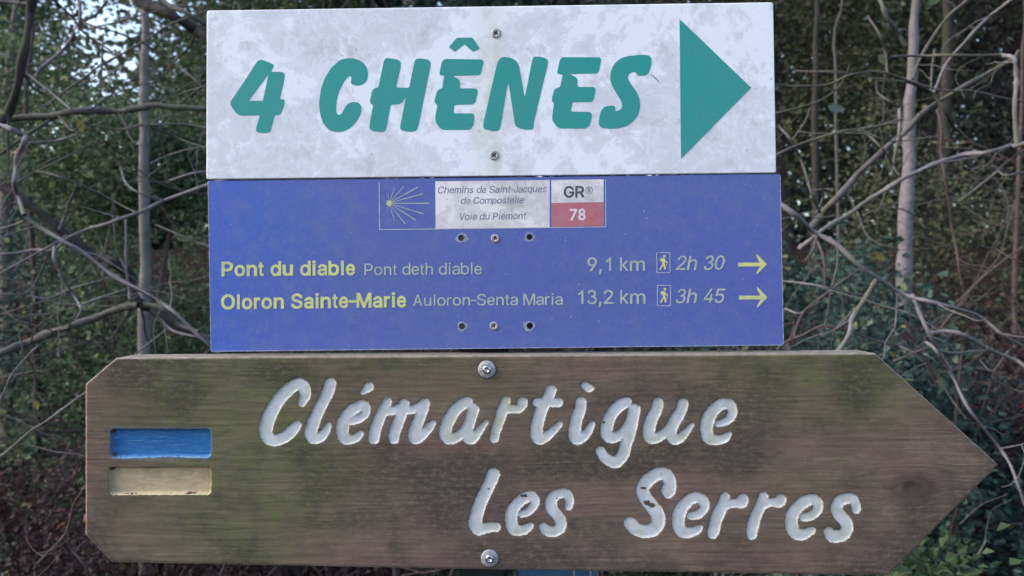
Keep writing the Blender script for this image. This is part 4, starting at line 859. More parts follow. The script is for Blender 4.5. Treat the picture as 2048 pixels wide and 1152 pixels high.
BP, BG, BD, TB = M['bark_pale'], M['bark_grey'], M['bark_dark'], M['twig_brown']
ls = empty('bare_shrub', (-1.55, 1.5, float(ground_z(np.array(-1.55), np.array(1.5)))), 'tangle of bare grey branches left of the signs, with one thick level limb', 'shrub')
left = [
 ([(-260,275),(-120,255),(0,242),(94,233),(156,223),(219,222),(266,216),(312,211),(359,215),(412,220),(520,235),(700,232)], 1.15, 8.0, BG, .75),
 ([(90,-160),(70,-60),(64,0),(56,37),(47,109),(37,172),(19,225),(-5,247),(-60,300),(-130,420),(-190,700),(-220,1300)], 1.10, 7.5, BD, 1.5),
 ([(-80,8),(0,6),(60,6)], 1.1, 4, BG, 1),
 ([(-180,255),(-60,250),(0,253),(25,261),(47,272),(50,281),(37,305),(31,331),(28,360),(36,389),(51,432)], .95, 6.2, BP, .8),
 ([(51,432),(86,460),(125,482),(172,508),(224,545),(280,578),(317,601),(346,624),(379,653),(412,686),(470,740)], .95, 5.0, BP, .7),
 ([(560,330),(412,370),(330,401),(274,424),(214,446),(178,460),(139,475),(109,498),(66,502),(0,509),(-120,520)], 1.0, 4.3, BP, .7),
 ([(-60,580),(0,548),(73,508),(109,488),(132,472)], 1.02, 2.6, BP, .8),
 ([(107,495),(109,521),(129,561),(152,594),(162,620),(153,640)], .98, 3.6, BP, .55),
 ([(30,352),(40,365),(76,345),(115,353),(185,380),(231,403),(270,421)], 1.0, 2.6, BG, .6),
 ([(236,325),(241,340),(251,366),(280,386),(330,399)], 1.02, 2.5, BP, .8),
 ([(251,439),(251,525),(257,578),(261,597)], 1.1, 2.8, BP, .8), ([(228,435),(231,480),(240,512),(252,540)], 1.2, 2.4, BG, .7),
 ([(150,376),(132,419),(117,459)], 1.02, 2.6, BG, 1.2), ([(-60,465),(0,457),(50,442)], 1.0, 3, BP, .8),
 ([(0,480),(40,465),(80,452)], 1.0, 1.8, BP, .7),
 ([(-40,590),(0,589),(53,586),(76,551),(99,505)], 1.05, 2.2, BG, .8), ([(53,592),(90,600),(120,590),(165,570),(240,548)], 1.15, 2.0, BP, .6),
 ([(165,610),(254,579)], 1.05, 2.6, BP, .8), ([(50,614),(96,604),(130,610),(250,612)], 1.1, 2.0, BG, .6), ([(-40,640),(0,630),(50,614)], 1.1, 2.2, TB, .8),
 ([(303,620),(333,647),(356,663),(396,673),(440,690)], 1.0, 3.4, BP, .8), ([(290,605),(330,618),(360,650),(400,665)], 1.25, 7.0, BG, .6),
 ([(268,710),(274,706),(333,658)], 1.02, 2.6, BP, .7), ([(30,640),(90,656),(110,664)], 1.1, 2.0, TB, .8),
 ([(62,690),(80,650),(130,615)], 1.1, 2.2, BG, .6),
 ([(100,-30),(109,0),(141,34),(162,62),(200,87),(225,103)], 1.3, 3.0, BD, .6),
 ([(0,105),(22,119),(53,148),(94,181),(141,219)], 1.1, 3.0, BP, .8),
 ([(420,20),(347,47),(281,84),(219,116),(169,156),(109,200),(62,223)], 1.3, 2.6, BG, .8),
 ([(170,45),(206,56),(256,72),(300,97),(344,125),(400,170),(460,230)], 1.35, 2.5, BG, .8),
 ([(180,60),(241,44),(312,23),(380,5)], 1.35, 2.0, BG, .8), ([(62,48),(125,40),(180,38)], 1.4, 1.8, BG, .7),
 ([(200,-120),(275,0),(325,22),(359,37),(390,62),(412,72),(520,130)], 1.6, 11.5, BD, .9),
 ([(290,-60),(328,0),(375,28),(420,56),(480,100)], 1.2, 5.5, BG, .9),
 ([(150,69),(125,100),(87,134),(72,153)], 1.4, 4.2, BP, .7), ([(160,0),(163,30),(160,60)], 1.4, 4, BP, .8), ([(215,0),(190,28),(160,44)], 1.4, 3.2, BG, .7),
 ([(420,168),(406,172),(375,181),(319,200)], 1.2, 2.2, BG, .7), ([(406,172),(385,190),(360,212)], 1.2, 2.6, BG, .8),
 ([(181,253),(237,258),(275,250),(331,230)], 1.1, 2.1, BG, .6), ([(250,256),(312,250),(375,250),(425,258)], 1.2, 2.2, BP, .7), ([(300,252),(350,275),(412,298)], 1.2, 2.4, BG, .8),
 ([(300,327),(344,306),(385,297),(440,290)], 1.2, 2.2, BP, .7), ([(340,360),(385,345),(430,338)], 1.1, 2.4, BP, .8),
 ([(56,287),(109,283),(156,269)], 1.05, 2.2, BP, .6), ([(-60,345),(0,309),(56,269),(100,241)], 1.1, 3.6, BG, .9),
 ([(50,365),(72,344),(125,316),(175,291),(219,280)], 1.15, 2.1, BG, .6), ([(36,320),(25,350),(0,375)], 1.05, 2.4, BG, .7),
 ([(-40,935),(0,914),(51,869),(98,837),(169,790),(240,745)], .85, 2.6, BP, .8),
 ([(40,660),(49,708),(67,747),(67,818),(80,853)], 1.05, 2.0, TB, .7), ([(80,690),(71,700),(24,751),(8,782),(-20,830)], 1.0, 2.0, BP, .8),
 ([(66,1190),(71,1143),(75,1124),(130,1069),(145,1014),(161,990),(185,955)], .9, 3.2, TB, .8), ([(130,1073),(145,1100),(173,1136),(178,1170)], .9, 2.8, TB, .8),
 ([(140,1040),(138,1082),(148,1098),(175,1082)], .95, 2.2, TB, .7), ([(118,700),(125,762)], 1.1, 1.5, TB, .6), ([(312,450),(365,474),(412,487),(470,495)], 1.3, 1.7, BP, .7),
]
for q, (P, y, rad, mt, tp) in enumerate(left): drawn(P, y, rad, 100+q, mt, 'branch', ls, taper=tp)
v, f = tube([W(36.5, 303, .95), W(36, 307.5, .95)], [.0072*1.02, .0072*1.02], 12); v2, f2 = tube([W(38.5, 299.5, .95), W(38, 301, .95)], [.0071]*2, 12)
link('tape_band', mesh_np('tape_band', *join([(v, f), (v2, f2)]), True), M['tape'], ls)

fb = empty('fallen_branch', W(-300, 900, 1.5), 'thick dark fallen limb leaning across the undergrowth at the left', 'branch')
drawn([(-60,335),(20,385),(90,430),(148,482),(185,508),(231,531),(261,555),(274,594),(297,614),(317,630),(363,660),(412,673),(560,720),(760,900),(800,1300)], 1.5, 11, 301, BD, 'limb', fb, y2=1.7, taper=.9)
drawn([(-320,860),(-140,780),(-5,708),(50,686),(109,667),(181,640),(231,620),(274,607)], 1.35, 9.5, 302, BG, 'limb', fb, taper=.85)

rs = empty('bare_shrub', (1.45, 1.4, float(ground_z(np.array(1.45), np.array(1.4)))), 'tangle of bare grey branches right of the signs, forking over ivy', 'shrub')
right = [
 ([(1540,395),(1590,432),(1623,462),(1669,488),(1715,531),(1758,559),(1804,584),(1857,601),(1916,617),(1963,634),(2006,670),(2050,697),(2150,760)], .90, 6.4, BP, .42),
 ([(1758,559),(1738,591),(1705,637),(1699,667),(1672,705),(1640,760)], .90, 6.2, BP, .85),
 ([(1824,587),(1837,627),(1860,670),(1887,720),(1900,745)], .92, 4.6, BP, .7),
 ([(1860,670),(1890,665),(1923,670),(1956,686),(1989,703),(2032,721),(2060,740),(2160,810)], .92, 4.8, BP, .9),
 ([(1600,500),(1642,462),(1692,429),(1745,393),(1799,359),(1837,341),(1884,325),(1931,311),(1977,305),(2021,294),(2055,285),(2200,240)], 1.15, 5.0, BP, 1.0),
 ([(1780,112),(1840,111),(1915,109),(2002,111)], 1.1, 2.6, BG, 1.4), ([(2002,111),(2027,119),(2032,156),(2031,203),(2034,285)], 1.1, 4.6, BP, 1.2),
 ([(2040,100),(2027,120),(1977,144),(1931,169),(1884,197),(1840,231),(1806,266),(1765,300),(1727,337),(1705,365),(1669,403),(1646,426),(1620,460)], 1.25, 3.6, BG, 2.4),
 ([(1755,-30),(1763,0),(1777,37),(1796,62),(1812,91)], 1.75, 4.6, BP, .9),
 ([(1950,-30),(1930,0),(1899,31),(1865,81),(1840,125),(1826,159)], 1.3, 4.2, BG, .8),
 ([(1815,162),(1840,172),(1868,191),(1890,219),(1909,259)], 1.25, 4.6, BD, .8),
 ([(2060,-25),(2021,0),(1977,31),(1940,69),(1909,106),(1884,147),(1868,187)], 1.2, 3.6, BP, .9),
 ([(1552,165),(1596,172),(1649,172),(1696,153),(1734,144),(1777,150),(1815,162),(1884,178),(1946,180),(2024,198),(2080,208)], 1.2, 2.3, BG, .9),
 ([(1590,140),(1670,145),(1740,158),(1810,163)], 1.2, 1.8, BG, .8),
 ([(1500,340),(1552,312),(1618,284),(1690,262),(1759,250),(1806,236)], 1.0, 2.8, BG, .8),
 ([(1690,267),(1734,269),(1762,294),(1784,328),(1800,350)], 1.05, 2.5, BG, .8), ([(1720,259),(1760,275),(1800,281),(1880,270)], 1.1, 2, BG, .7),
 ([(1560,255),(1581,281),(1596,319),(1613,359),(1623,392),(1640,426)], 1.05, 3.0, BG, 1),
 ([(1552,225),(1600,212),(1640,198),(1680,170),(1700,130)], 1.2, 2.0, BG, .7), ([(1581,281),(1606,246),(1618,215)], 1.1, 2.2, BG, .6),
 ([(1801,219),(1799,266),(1790,312),(1784,350)], 1.15, 3.4, BP, .9), ([(1752,160),(1752,185),(1775,200),(1801,219)], 1.15, 2.0, BG, 1.3),
 ([(1877,219),(1884,266),(1884,312),(1890,345),(1897,406),(1905,472),(1916,525),(1923,571)], 1.3, 3.2, TB, .9),
 ([(1868,100),(1866,140),(1862,190)], 1.35, 2.4, BG, 1), ([(1780,155),(1795,190),(1806,210)], 1.2, 2.2, BG, .7),
 ([(1735,37),(1759,72),(1770,103),(1773,144)], 1.3, 2.4, BG, 1), ([(1996,343),(1956,376),(1920,403)], 1.1, 3.0, BG, 1.1), ([(1996,343),(2020,352),(2060,345)], 1.1, 2.5, BG, 1),
 ([(2080,280),(2020,318),(1985,350)], 1.2, 2.4, TB, .8),
 ([(1553,563),(1567,564),(1642,576),(1692,586),(1735,591)], .95, 2.6, BP, .7), ([(1715,538),(1659,581),(1609,620),(1590,657),(1585,687)], 1.0, 3.0, TB, .9),
 ([(1555,700),(1567,687),(1600,670),(1639,652),(1692,660),(1745,682),(1824,703),(1850,720),(1880,760)], .95, 2.6, TB, .8),
 ([(1636,485),(1651,525),(1652,578)], 1.05, 3.2, TB, .8), ([(2100,415),(2048,432),(1989,455),(1910,472)], 1.3, 2.0, TB, .8), ([(1956,492),(1989,502),(2022,518),(2080,540)], 1.2, 1.9, TB, .8),
 ([(1883,660),(1910,620),(1959,561),(2002,525),(2060,480)], 1.1, 2.5, TB, .8), ([(2000,560),(2030,600),(2060,640)], 1.0, 1.8, TB, .8),
 ([(1800,590),(1812,620),(1830,660)], 1.2, 1.8, TB, .8), ([(1570,620),(1600,626),(1640,600)], 1.1, 2.2, BP, .6), ([(1575,700),(1590,650),(1575,610)], 1.1, 1.8, TB, .7),
 ([(1810,640),(1835,690),(1873,770)], 1.2, 3.4, TB, .9), ([(1555,437),(1600,430),(1640,434),(1690,432)], 1.1, 2.0, BG, .7), ([(1630,432),(1645,400),(1642,370)], 1.1, 2.4, BG, .8),
 ([(1635,470),(1626,500),(1612,525)], 1.1, 2.8, BG, .6), ([(1730,430),(1760,420),(1800,418),(1830,430),(1850,457)], 1.3, 1.8, BG, .7), ([(1770,385),(1765,410),(1750,432)], 1.1, 2.0, BG, .6),
 ([(1855,683),(1873,700),(1904,751),(1943,822),(1998,896),(2026,951),(2048,1002),(2075,1080)], .80, 3.6, BP, .8),
 ([(1800,690),(1837,708),(1869,731),(1896,786),(1935,837)], .85, 2.6, BG, .7), ([(2002,898),(2033,892),(2060,885)], .8, 1.7, BP, .6),
 ([(1920,1049),(1971,1004),(2010,985)], 1.1, 1.7, TB, .7), ([(1951,1116),(1971,1081)], 1.0, 3.4, BG, .5), ([(2020,700),(1990,740),(1960,720)], 1.1, 2.0, BG, .7),
 ([(1985,760),(2030,780),(2070,785)], 1.0, 2.6, BG, .7), ([(1790,720),(1840,700),(1905,690)], .95, 2.4, BG, .6),
]
for q, (P, y, rad, mt, tp) in enumerate(right): drawn(P, y, rad, 400+q, mt, 'branch', rs, taper=tp)

# ------------------------------------------------------------------ hanging single leaves
def big_leaf(C, L, tilt, mat, label, seed, group=None, wide=.30):
    r = np.random.default_rng(seed); t = np.linspace(0, 1, 9); w_ = np.sin(np.pi*t**.8)*wide*L
    V = []; 
    for a, b_ in zip(t, w_):
        z = -a*L; dy = .12*L*math.sin(a*2.2)
        V += [(-b_, dy-.10*b_, z), (0, dy+.06*L*a, z), (b_, dy-.05*b_, z)]
    V = np.array(V); c, s = math.cos(tilt), math.sin(tilt); V = np.column_stack([V[:, 0]*c-V[:, 2]*s, V[:, 1], V[:, 0]*s+V[:, 2]*c])+np.array(C)
    F = []
    for i in range(8):
        for j in range(2): F.append((i*3+j, i*3+j+1, i*3+j+4, i*3+j+3))
    me = mesh_np('leaf', V, np.array(F), True); attr(me, 'tint', np.full(len(V), .5+r.random()*.5))
    o = link('hanging_leaf', me, mat, loc=C, label=label, cat='leaf', group=group); return o
big_leaf(W(157, 238, 1.14), .034, .25, M['leaf_yellow'], 'yellow-green leaf hanging under the thick level limb at the left', 1)
big_leaf(W(1753, 506, 1.3), .032, .9, M['leaf_yellow'], 'small yellow leaf on the ivy right of the blue sign', 2)
big_leaf(W(1655, 213, 1.2), .050, 1.45, M['leaf_pale'], 'pale grey-green leaf right of the white sign', 3, wide=.22)
big_leaf(W(1882, -8, 1.3), .040, -1.1, M['leaf_bright'], 'yellow-green leaf at the top edge beside the pale right trunk', 4)
big_leaf(W(1757, 110, 1.3), .035, .8, M['leaf_olive'], 'dull olive leaf left of the pale right trunk', 5)
big_leaf(W(1800, 670, 1.15), .035, 1.3, M['leaf_dry'], 'reddish dead leaf over the right slope of the wooden arrow', 6)
big_leaf(W(70, 800, 1.0), .024, .2, M['leaf_yellow'], 'small yellow leaf left of the wooden board', 7)

# ------------------------------------------------------------------ leafy shrubs
def clumps(r, center, ext, n_cl, per, spread, shell=.5):
    """leaf centres gathered along short sprays inside an uneven ellipsoid"""
    d = r.normal(size=(n_cl, 3)); d /= np.linalg.norm(d, axis=1)[:, None]
    rad = (shell+(1-shell)*r.random(n_cl))**.7
    c = d*rad[:, None]*np.array(ext)*(1+.25*np.sin(d[:, :1]*5+d[:, 2:3]*4))+np.array(center)
    dirs = r.normal(size=(n_cl, 3)); dirs /= np.linalg.norm(dirs, axis=1)[:, None]
    t = r.normal(size=(n_cl, per, 1))
    P = c[:, None, :]+dirs[:, None, :]*t*spread*1.6+r.normal(size=(n_cl, per, 3))*spread*.55
    return P.reshape(-1, 3), np.repeat(r.random(n_cl), per)
def gz(x, y): return float(ground_z(np.array(float(x)), np.array(float(y))))
def shrub(x, y, hw, h, leaves, size, mat, label, seed, lobed=False, group=None, name='leafy_shrub', z0=None, up=.4):
    leaves = int(leaves*2.0); size *= .74; r = np.random.default_rng(seed); g = gz(x, y) if z0 is None else z0
    e = empty(name, (x, y, g), label, 'shrub', group)
    ncl = leaves//14; C, tc = clumps(r, (x, y, g+h*.52), (hw, hw*.75, h*.55), ncl, 14, size*1.9)
    C[:, 2] = np.maximum(C[:, 2], ground_z(C[:, 0], C[:, 1])+.02)
    link('foliage', leaf_mesh('foliage', C, size, up, seed, lobed, tc*.75+.05), mat, e)
    parts = []
    for s in range(7):
        P = [np.array([x, y, g-.03])+r.normal(size=3)*.04*np.array([1, 1, 0])]; d = np.array([r.normal()*.5*hw/h, r.normal()*.35*hw/h, 1.0])
        for _ in range(6): d = d+r.normal(size=3)*.18; d /= np.linalg.norm(d); P.append(P[-1]+d*h*.15)
        parts.append(tube(catmull(P, 3), np.linspace(.012, .003, 19), 6))
        for _ in range(4):
            b0_ = P[r.integers(2, 6)]; d2 = r.normal(size=3); d2 /= np.linalg.norm(d2); S = [b0_]
            for _ in range(4): d2 = d2+r.normal(size=3)*.25; d2 /= np.linalg.norm(d2); S.append(S[-1]+d2*hw*.22)
            parts.append(tube(np.array(S), np.linspace(.005, .002, 5), 5))
    link('stems', mesh_np('stems', *join(parts), True), TB, e)
    return e
# (x, y, half width, height, leaves, leaf size, material, label, lobed)
SH = [
 (-1.72, 2.9, .55, 1.55, 5200, .042, 'leaf_green', 'green leafy shrub behind the level limb at the left', False),
 (-2.35, 3.2, .60, 1.8, 4600, .042, 'leaf_ivy', 'dark shrub at the far left edge behind the fallen limb', False),
 (-1.05, 3.1, .50, 1.7, 4200, .038, 'leaf_green', 'dense green shrub between the left trunk and the blue sign', False),
 (-1.9, 1.9, .45, .95, 3400, .032, 'leaf_dry', 'low brown shrub of dead leaves at the lower left edge', False),
 (-1.15, 1.7, .45, 1.0, 2600, .030, 'leaf_dry', 'purplish clump of dead leaves in the gap left of the blue sign', True),
 (-.75, 2.3, .50, .9, 3000, .034, 'leaf_dry', 'brown dead-leaf shrub behind the left end of the wooden arrow', False),
 (-1.35, 1.35, .30, .60, 1500, .028, 'leaf_dry', 'low dead-leaf brush beside the left end of the wooden arrow', True),
 (1.45, 2.1, .55, 1.30, 4600, .040, 'leaf_ivy', 'broad ivy thicket right of the blue sign round the pale trunk', True),
 (1.10, 2.6, .45, 1.75, 3800, .044, 'leaf_ivy', 'dark narrow-leaved shrub just right of the signs', False),
 (2.15, 2.6, .60, 1.5, 4200, .036, 'leaf_dry', 'reddish brown shrub at the right edge of the picture', False),
 (2.35, 3.7, .70, 2.2, 4600, .046, 'leaf_olive', 'olive shrub behind the reddish shrub at the right', False),
 (1.7, 1.5, .40, .80, 2300, .028, 'leaf_ivy', 'low ivy under the forked grey branch at the right', True),
 (1.35, 1.25, .28, .55, 1200, .026, 'leaf_dry', 'dark reddish brush behind the upper right slope of the wooden arrow', True),
 (-1.45, 4.6, .8, 2.2, 5200, .050, 'leaf_green', 'broad green shrub on the bank behind the left trunk', False),
 (-3.2, 4.8, .8, 2.0, 4200, .050, 'leaf_olive', 'olive shrub on the bank at the far left', False),
 (1.17, 1.68, .30, 1.55, 4200, .032, 'leaf_ivy', 'dense ivy mound climbing the foot of the pale right trunk', True),
 (1.75, 2.0, .40, 1.25, 3600, .032, 'leaf_dry', 'purplish brown brush between the pale trunk and the right edge', False),
 (.7, 3.0, .5, 1.0, 2500, .036, 'leaf_green', 'low green shrub behind the middle of the wooden arrow', False),
 (.0, 2.6, .5, .9, 2500, .036, 'leaf_green', 'low green shrub behind the sign post', False),
]
for q, (x, y, hw, h, nl, sz, mt, lab, lob) in enumerate(SH): shrub(x, y, hw, h, nl, sz, M[mt], lab, 50+q, lob)
# bright bramble under the tip of the arrow
tipc = W(1858, 1130, .38)
shrub(tipc[0], .38, .085, 0.0+tipc[2]+.05, 10, .02, M['leaf_bright'], 'bright green bramble sprig under the point of the wooden arrow', 90, True) if False else None
r = np.random.default_rng(91); e = empty('bramble', (tipc[0]+.02, .42, gz(tipc[0], .42)), 'bright green bramble growing up under the point of the wooden arrow', 'shrub')
C = np.array([np.array([tipc[0], .38, tipc[2]-.02])+r.normal(size=3)*np.array([.036, .05, .030]) for _ in range(300)])
C2 = np.array([np.array([tipc[0], .40, tipc[2]-.20])+r.normal(size=3)*np.array([.09, .07, .12]) for _ in range(700)])
link('foliage', leaf_mesh('foliage', np.vstack([C, C2]), .017, .9, 91, False, None, .8), M['leaf_bright'], e)
parts = []
for s in range(7):
    P = [np.array([tipc[0]+.02+r.normal()*.05, .42, gz(tipc[0], .42)-.02])]
    T_ = np.array([tipc[0], .39, tipc[2]])+r.normal(size=3)*np.array([.05, .03, .03])
    for t in np.linspace(.15, 1, 7): P.append(P[0]*(1-t)+T_*t+r.normal(size=3)*.015)
    parts.append(tube(catmull(P, 3), np.linspace(.004, .0012, 22), 6))
link('stems', mesh_np('stems', *join(parts), True), TB, e)

# ------------------------------------------------------------------ trees
def tree(x, y, h, r0, crown_c, crown_e, leaves, lsize, mat, bark, label, seed, lean=0.0, group=None, trunk_pts=None, limbs=9, shell=.35, limb_lo=.22):
    r = np.random.default_rng(seed); g = gz(x, y)
    e = empty('tree', (x, y, g), label, 'tree', group)
    if trunk_pts is None:
        P = [np.array([x, y, g-.1])]; d = np.array([lean, 0, 1.0])
        for _ in range(9): d = d+r.normal(size=3)*np.array([.05, .05, 0]); P.append(P[-1]+d/np.linalg.norm(d)*h/9)
    else: P = [np.array(p) for p in trunk_pts]
    Q = catmull(P, 6); t = np.linspace(0, 1, len(Q)); R = r0*(1-.72*t)*(1+.06*np.sin(t*40+seed)+.04*np.sin(t*97)+.04*r.normal(size=len(Q))); Q[:, 0] += .0025*np.sin(t*33+seed)+.0012*np.sin(t*80); R[:3] *= (1.5, 1.25, 1.08)
    tv = tube(Q, R, 14); link('trunk', mesh_np('trunk', *tv, True), bark, e)
    parts = []
    for s in range(limbs):
        q = int(len(Q)*r.uniform(limb_lo, .95)); d = r.normal(size=3); d[2] = abs(d[2])*.5+.2; d /= np.linalg.norm(d); S = [Q[q]]; L = r.uniform(.12, .28)*h
        for _ in range(6): d = d+r.normal(size=3)*.2; d /= np.linalg.norm(d); S.append(S[-1]+d*L/6)
        rr = R[q]*r.uniform(.25, .5); parts.append(tube(catmull(S, 3), np.linspace(rr, rr*.2, 19), 7))
        for _ in range(4):
            b0_ = S[r.integers(2, 6)]; d2 = d+r.normal(size=3)*.8; d2 /= np.linalg.norm(d2); S2 = [b0_]
            for _ in range(5): d2 = d2+r.normal(size=3)*.25; d2 /= np.linalg.norm(d2); S2.append(S2[-1]+d2*L*.11)
            parts.append(tube(np.array(S2), np.linspace(rr*.35, rr*.1, 6), 5))
    link('limbs', mesh_np('limbs', *join(parts), True), bark, e)
    if leaves:
        C, tc = clumps(r, crown_c, crown_e, leaves//18, 18, lsize*2.2, shell)
        link('crown', leaf_mesh('crown', C, lsize, .5, seed, False, tc*.8), mat, e)
    return e
def tp(pts, y): return [W(a, b_, y) for a, b_ in pts]
yl = 2.3; a = tp([(292,1900),(290,1100),(288,700),(290,500),(289,330),(287,230),(292,100),(289,0),(292,-120),(280,-500),(300,-1400),(290,-1900)], yl)
tree(a[0][0], yl, 6, .026, (a[0][0], yl, 5.2), (1.3, 1.1, 1.7), 1500, .06, M['leaf_green'], M['bark_trunk'], 'slim grey-barked tree whose trunk stands just left of the signs', 201, trunk_pts=a, limb_lo=.82, limbs=6)
yr = 1.9; a = tp([(1790,1900),(1800,1100),(1806,600),(1811,472),(1816,360),(1818,281),(1821,187),(1827,94),(1832,0),(1836,-120),(1850,-600),(1840,-2000)], yr)
tree(a[0][0], yr, 6, .029, (a[0][0]+.1, yr, 5.2), (1.3, 1.1, 1.7), 1500, .06, M['leaf_green'], M['bark_pale'], 'slim pale-barked tree whose trunk stands right of the signs', 202, trunk_pts=a, limb_lo=.82, limbs=6)
yv = 3.6; a = tp([(20,1300),(18,700),(14,400),(18,180),(30,60),(36,-80),(40,-700)], yv)
tree(a[0][0], yv, 6, .050, (a[0][0], yv, 5.6), (1.6, 1.3, 1.8), 1500, .07, M['leaf_green'], M['bark_grey'], 'mossy grey tree trunk at the far left edge behind the bare branches', 203, trunk_pts=a, limb_lo=.82, limbs=8)
yb_ = 2.75; cb_ = W(262, 322, yb_)
tree(cb_[0], yb_, 2.4, .018, cb_, (.46, .35, .30), 9000, .028, M['leaf_green'], M['twig_brown'], 'leafy green sapling behind the slim grey trunk left of the signs', 204, limbs=6)
cb_ = W(60, 160, 3.2)
tree(cb_[0], 3.2, 3.0, .020, cb_, (.40, .4, .34), 2300, .032, M['leaf_green'], M['twig_brown'], 'leafy young tree high at the left edge above the level limb', 205, limbs=6)
# dark evergreens and oaks behind
TR = [
 (-5.5, 7.2, 7.5, .11, (-5.6, 7.2, 4.9), (1.25, 1.3, 2.2), 11000, .075, 'leaf_green', 'bark_dark', 'dark leafy tree behind, farthest left at the picture edge'),
 (-2.5, 6.2, 7.5, .09, (-2.2, 6.2, 4.1), (1.15, 1.1, 1.9), 14000, .060, 'leaf_green', 'bark_grey', 'green tree behind the slim grey trunk left of the signs'),
 (-1.0, 7.0, 8.0, .10, (-1.0, 7.0, 5.0), (1.5, 1.3, 2.3), 9000, .085, 'leaf_ivy', 'bark_dark', 'dark tree behind the top left corner of the white sign'),
 (.6, 6.4, 8.0, .10, (.6, 6.4, 5.0), (1.6, 1.3, 2.2), 4000, .085, 'leaf_ivy', 'bark_dark', 'dark tree hidden behind the middle of the white sign'),
 (2.25, 5.6, 8.0, .075, (2.1, 5.6, 4.2), (1.3, 1.2, 2.2), 19000, .050, 'leaf_olive', 'bark_dark', 'olive-leaved tree just right of the white sign'),
 (3.5, 6.2, 8.5, .11, (3.3, 6.2, 4.6), (1.35, 1.3, 2.4), 19000, .055, 'leaf_olive', 'bark_dark', 'olive-brown tree behind the pale right trunk'),
 (5.0, 6.8, 8.0, .12, (5.1, 6.8, 4.5), (1.35, 1.4, 2.4), 16000, .055, 'leaf_dry', 'bark_dark', 'brown-leaved tree at the top right edge of the picture'),
 (-8.2, 9.5, 9.0, .14, (-8.3, 9.5, 5.6), (1.9, 1.8, 2.6), 9000, .10, 'leaf_far', 'bark_dark', 'broad dark tree in the second row at the far left'),
 (3.3, 10.5, 9.5, .15, (3.3, 10.5, 6.4), (2.4, 1.8, 3.0), 9500, .11, 'leaf_far', 'bark_dark', 'tall dark tree in the second row right of the signs'),
 (7.2, 10.5, 9.5, .15, (7.4, 10.5, 6.0), (2.2, 1.8, 3.0), 9500, .11, 'leaf_far', 'bark_dark', 'tall dark tree in the second row at the right edge'),
 (0.2, 11.0, 10, .15, (.2, 11.0, 6.6), (2.4, 1.8, 3.0), 9000, .11, 'leaf_far', 'bark_dark', 'tall dark tree in the second row behind the white sign'),
 (-3.9, 12.5, 7.0, .13, (-3.8, 12.5, 4.3), (2.2, 1.8, 1.9), 9000, .11, 'leaf_far', 'bark_dark', 'lower dark tree under the bright sky gap at the upper left'),
]
for q, (x, y, h, r0, cc, ce, nl, sz, mt, bk_, lab) in enumerate(TR): tree(x, y, h, r0, cc, ce, nl, sz, M[mt], M[bk_], lab, 220+q)
# a dark ivy-clad trunk right of the white sign and other thin bare poles
def pole_tree(pts, y, r0, bark, label, seed, group=None):
    a = tp(pts, y); tree(a[0][0], y, 5, r0, (a[0][0], y, 5.6), (1.0, 1.0, 1.2), 0, .06, None, bark, label, seed, trunk_pts=a, limbs=5, limb_lo=.8, group=group)
pole_tree([(1636,1300),(1634,700),(1630,300),(1632,100),(1636,-60),(1650,-700)], 3.4, .026, M['bark_dark'], 'dark thin bare tree trunk right beside the white sign', 260)
pole_tree([(1905,1300),(1893,700),(1888,300),(1896,60),(1893,-60),(1900,-700)], 4.0, .05, M['bark_dark'], 'dark tree trunk right of the pale slim trunk', 261)
pole_tree([(2040,1300),(2030,600),(2040,300),(2046,100),(2050,-60),(2030,-700)], 3.0, .013, M['twig_brown'], 'thin grey tree trunk at the right edge of the picture', 262)
pole_tree([(1672,1300),(1676,600),(1672,200),(1670,60),(1690,-60),(1700,-700)], 3.0, .010, M['bark_grey'], 'very thin sapling between the white sign and the pale right trunk', 263)
pole_tree([(70,1300),(76,800),(60,400),(52,200),(66,50),(60,-60),(80,-700)], 2.9, .014, M['twig_brown'], 'thin sapling behind the level limb near the left edge', 264)

# ------------------------------------------------------------------ bare twiggy saplings filling the understorey
def sapling(x, y, h, seed, mat, label, group):
    r = np.random.default_rng(seed); g = gz(x, y); e = empty('bare_sapling', (x, y, g), label, 'sapling', group); parts = []
    def grow(p, d, L, rad, lev):
        S = [p]; n_ = 7
        for _ in range(n_): d = d+r.normal(size=3)*.16+np.array([0, 0, .02]); d /= np.linalg.norm(d); S.append(S[-1]+d*L/n_)
        Q = catmull(S, 2); parts.append(tube(Q, np.linspace(rad, rad*.4, len(Q)), 6 if lev < 2 else 4))
        if lev < 3:
            for _ in range((4, 4, 3)[lev]):
                q = r.integers(2, n_+1); d2 = d*.5+r.normal(size=3)*.7; d2 /= np.linalg.norm(d2)
                grow(S[q], d2, L*r.uniform(.35, .7), rad*.5, lev+1)
    for _ in range(3):
        d = np.array([r.normal()*.5, r.normal()*.35, 1.0]); d /= np.linalg.norm(d); grow(np.array([x, y, g-.03]), d, h, .008, 0)
    link('stems', mesh_np('stems', *join(parts), True), mat, e)
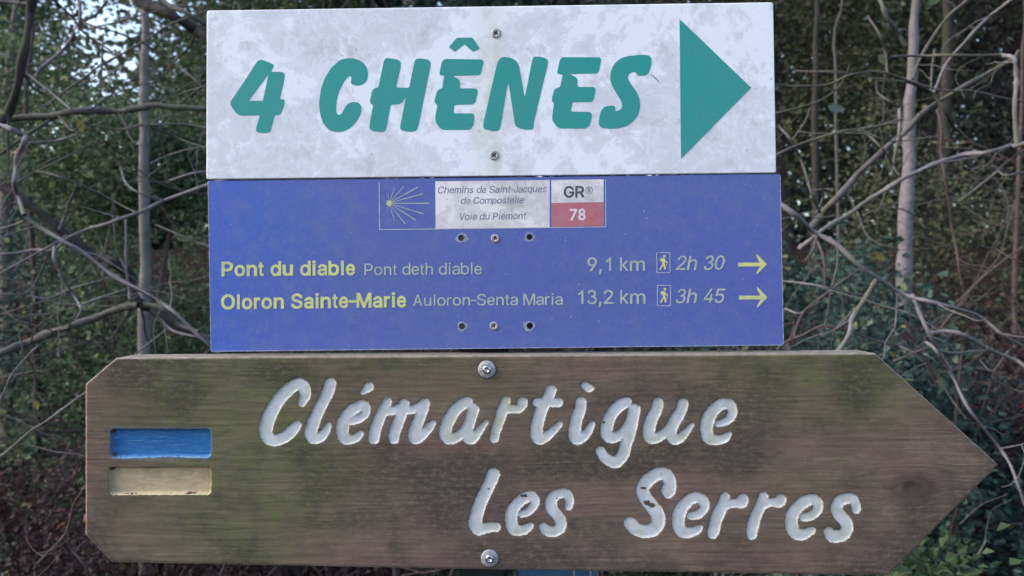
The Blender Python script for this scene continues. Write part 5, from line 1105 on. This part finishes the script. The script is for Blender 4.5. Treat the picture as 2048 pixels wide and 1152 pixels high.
SP = [(-2.1, 2.0, 1.3, 'behind the lower left branches'), (-1.3, 2.6, 1.6, 'between the left trunk and the level limb'), (-2.5, 2.7, 1.9, 'at the far left edge'), (-1.6, 3.0, 2.0, 'behind the green shrub at the left'),
 (1.05, 2.1, 1.4, 'just right of the blue sign'), (1.45, 2.7, 1.9, 'behind the pale right trunk'), (1.95, 2.2, 1.6, 'near the right edge of the picture'), (2.5, 3.0, 2.1, 'at the far right edge'), (.4, 2.0, 1.0, 'behind the wooden arrow, right of the post'), (-.3, 2.2, .9, 'behind the wooden arrow, left of the post')]
for q, (x, y, h, wh) in enumerate(SP): sapling(x, y, h, 500+q, TB if q % 2 else BG, 'thin bare twiggy sapling '+wh, 'bare saplings in the undergrowth')

# ------------------------------------------------------------------ ground cover, fallen leaves, far wood
r = np.random.default_rng(600)
X = r.uniform(-5.5, 5.5, 26000); Y = r.uniform(.3, 7.5, 26000); Zg = ground_z(X, Y)+r.random(26000)*.03
link('fallen_leaves', leaf_mesh('fallen_leaves', np.column_stack([X, Y, Zg]), .055, 1.6, 601), M['leaf_dry'], kind='stuff', label='brown and reddish dead leaves covering the woodland floor')
n = 30000; X = r.uniform(-5, 5, n); Y = r.uniform(1.0, 7.5, n); kp = vnoise(X*1.3+20, Y*1.3+20, 61, 3) > .56; X, Y = X[kp], Y[kp]
Zg = ground_z(X, Y)+r.random(len(X))**1.5*.35
link('ground_ivy', leaf_mesh('ground_ivy', np.column_stack([X, Y, Zg]), .040, 1.0, 602, True), M['leaf_ivy'], kind='stuff', label='ivy and low green plants spreading over the woodland floor')
n = 150000; X = r.uniform(-19, 19, n); Y = r.uniform(13.5, 20, n); H = r.uniform(0, 1, n)
topz = 9.5+2.5*(vnoise(X*.25+30, Y*.1+3, 62, 3)-.5)*2 - 5.4*np.exp(-((X+9.0)/2.0)**4) - 2.4*np.exp(-((X-12.6)/1.2)**2)
Zf = 1.5+H*(topz-1.5)
den = .50+.9*vnoise(X*.9+40, Zf*.9+40, 63, 4)-.35*np.clip((Zf-6)/4, 0, 1)
kp = r.random(n) < np.clip(den, .15, 1)
link('distant_wood', leaf_mesh('distant_wood', np.column_stack([X, Y, Zf])[kp], .20, .4, 603), M['leaf_far'], kind='stuff', label='far-off dark wood closing the view behind the trees')
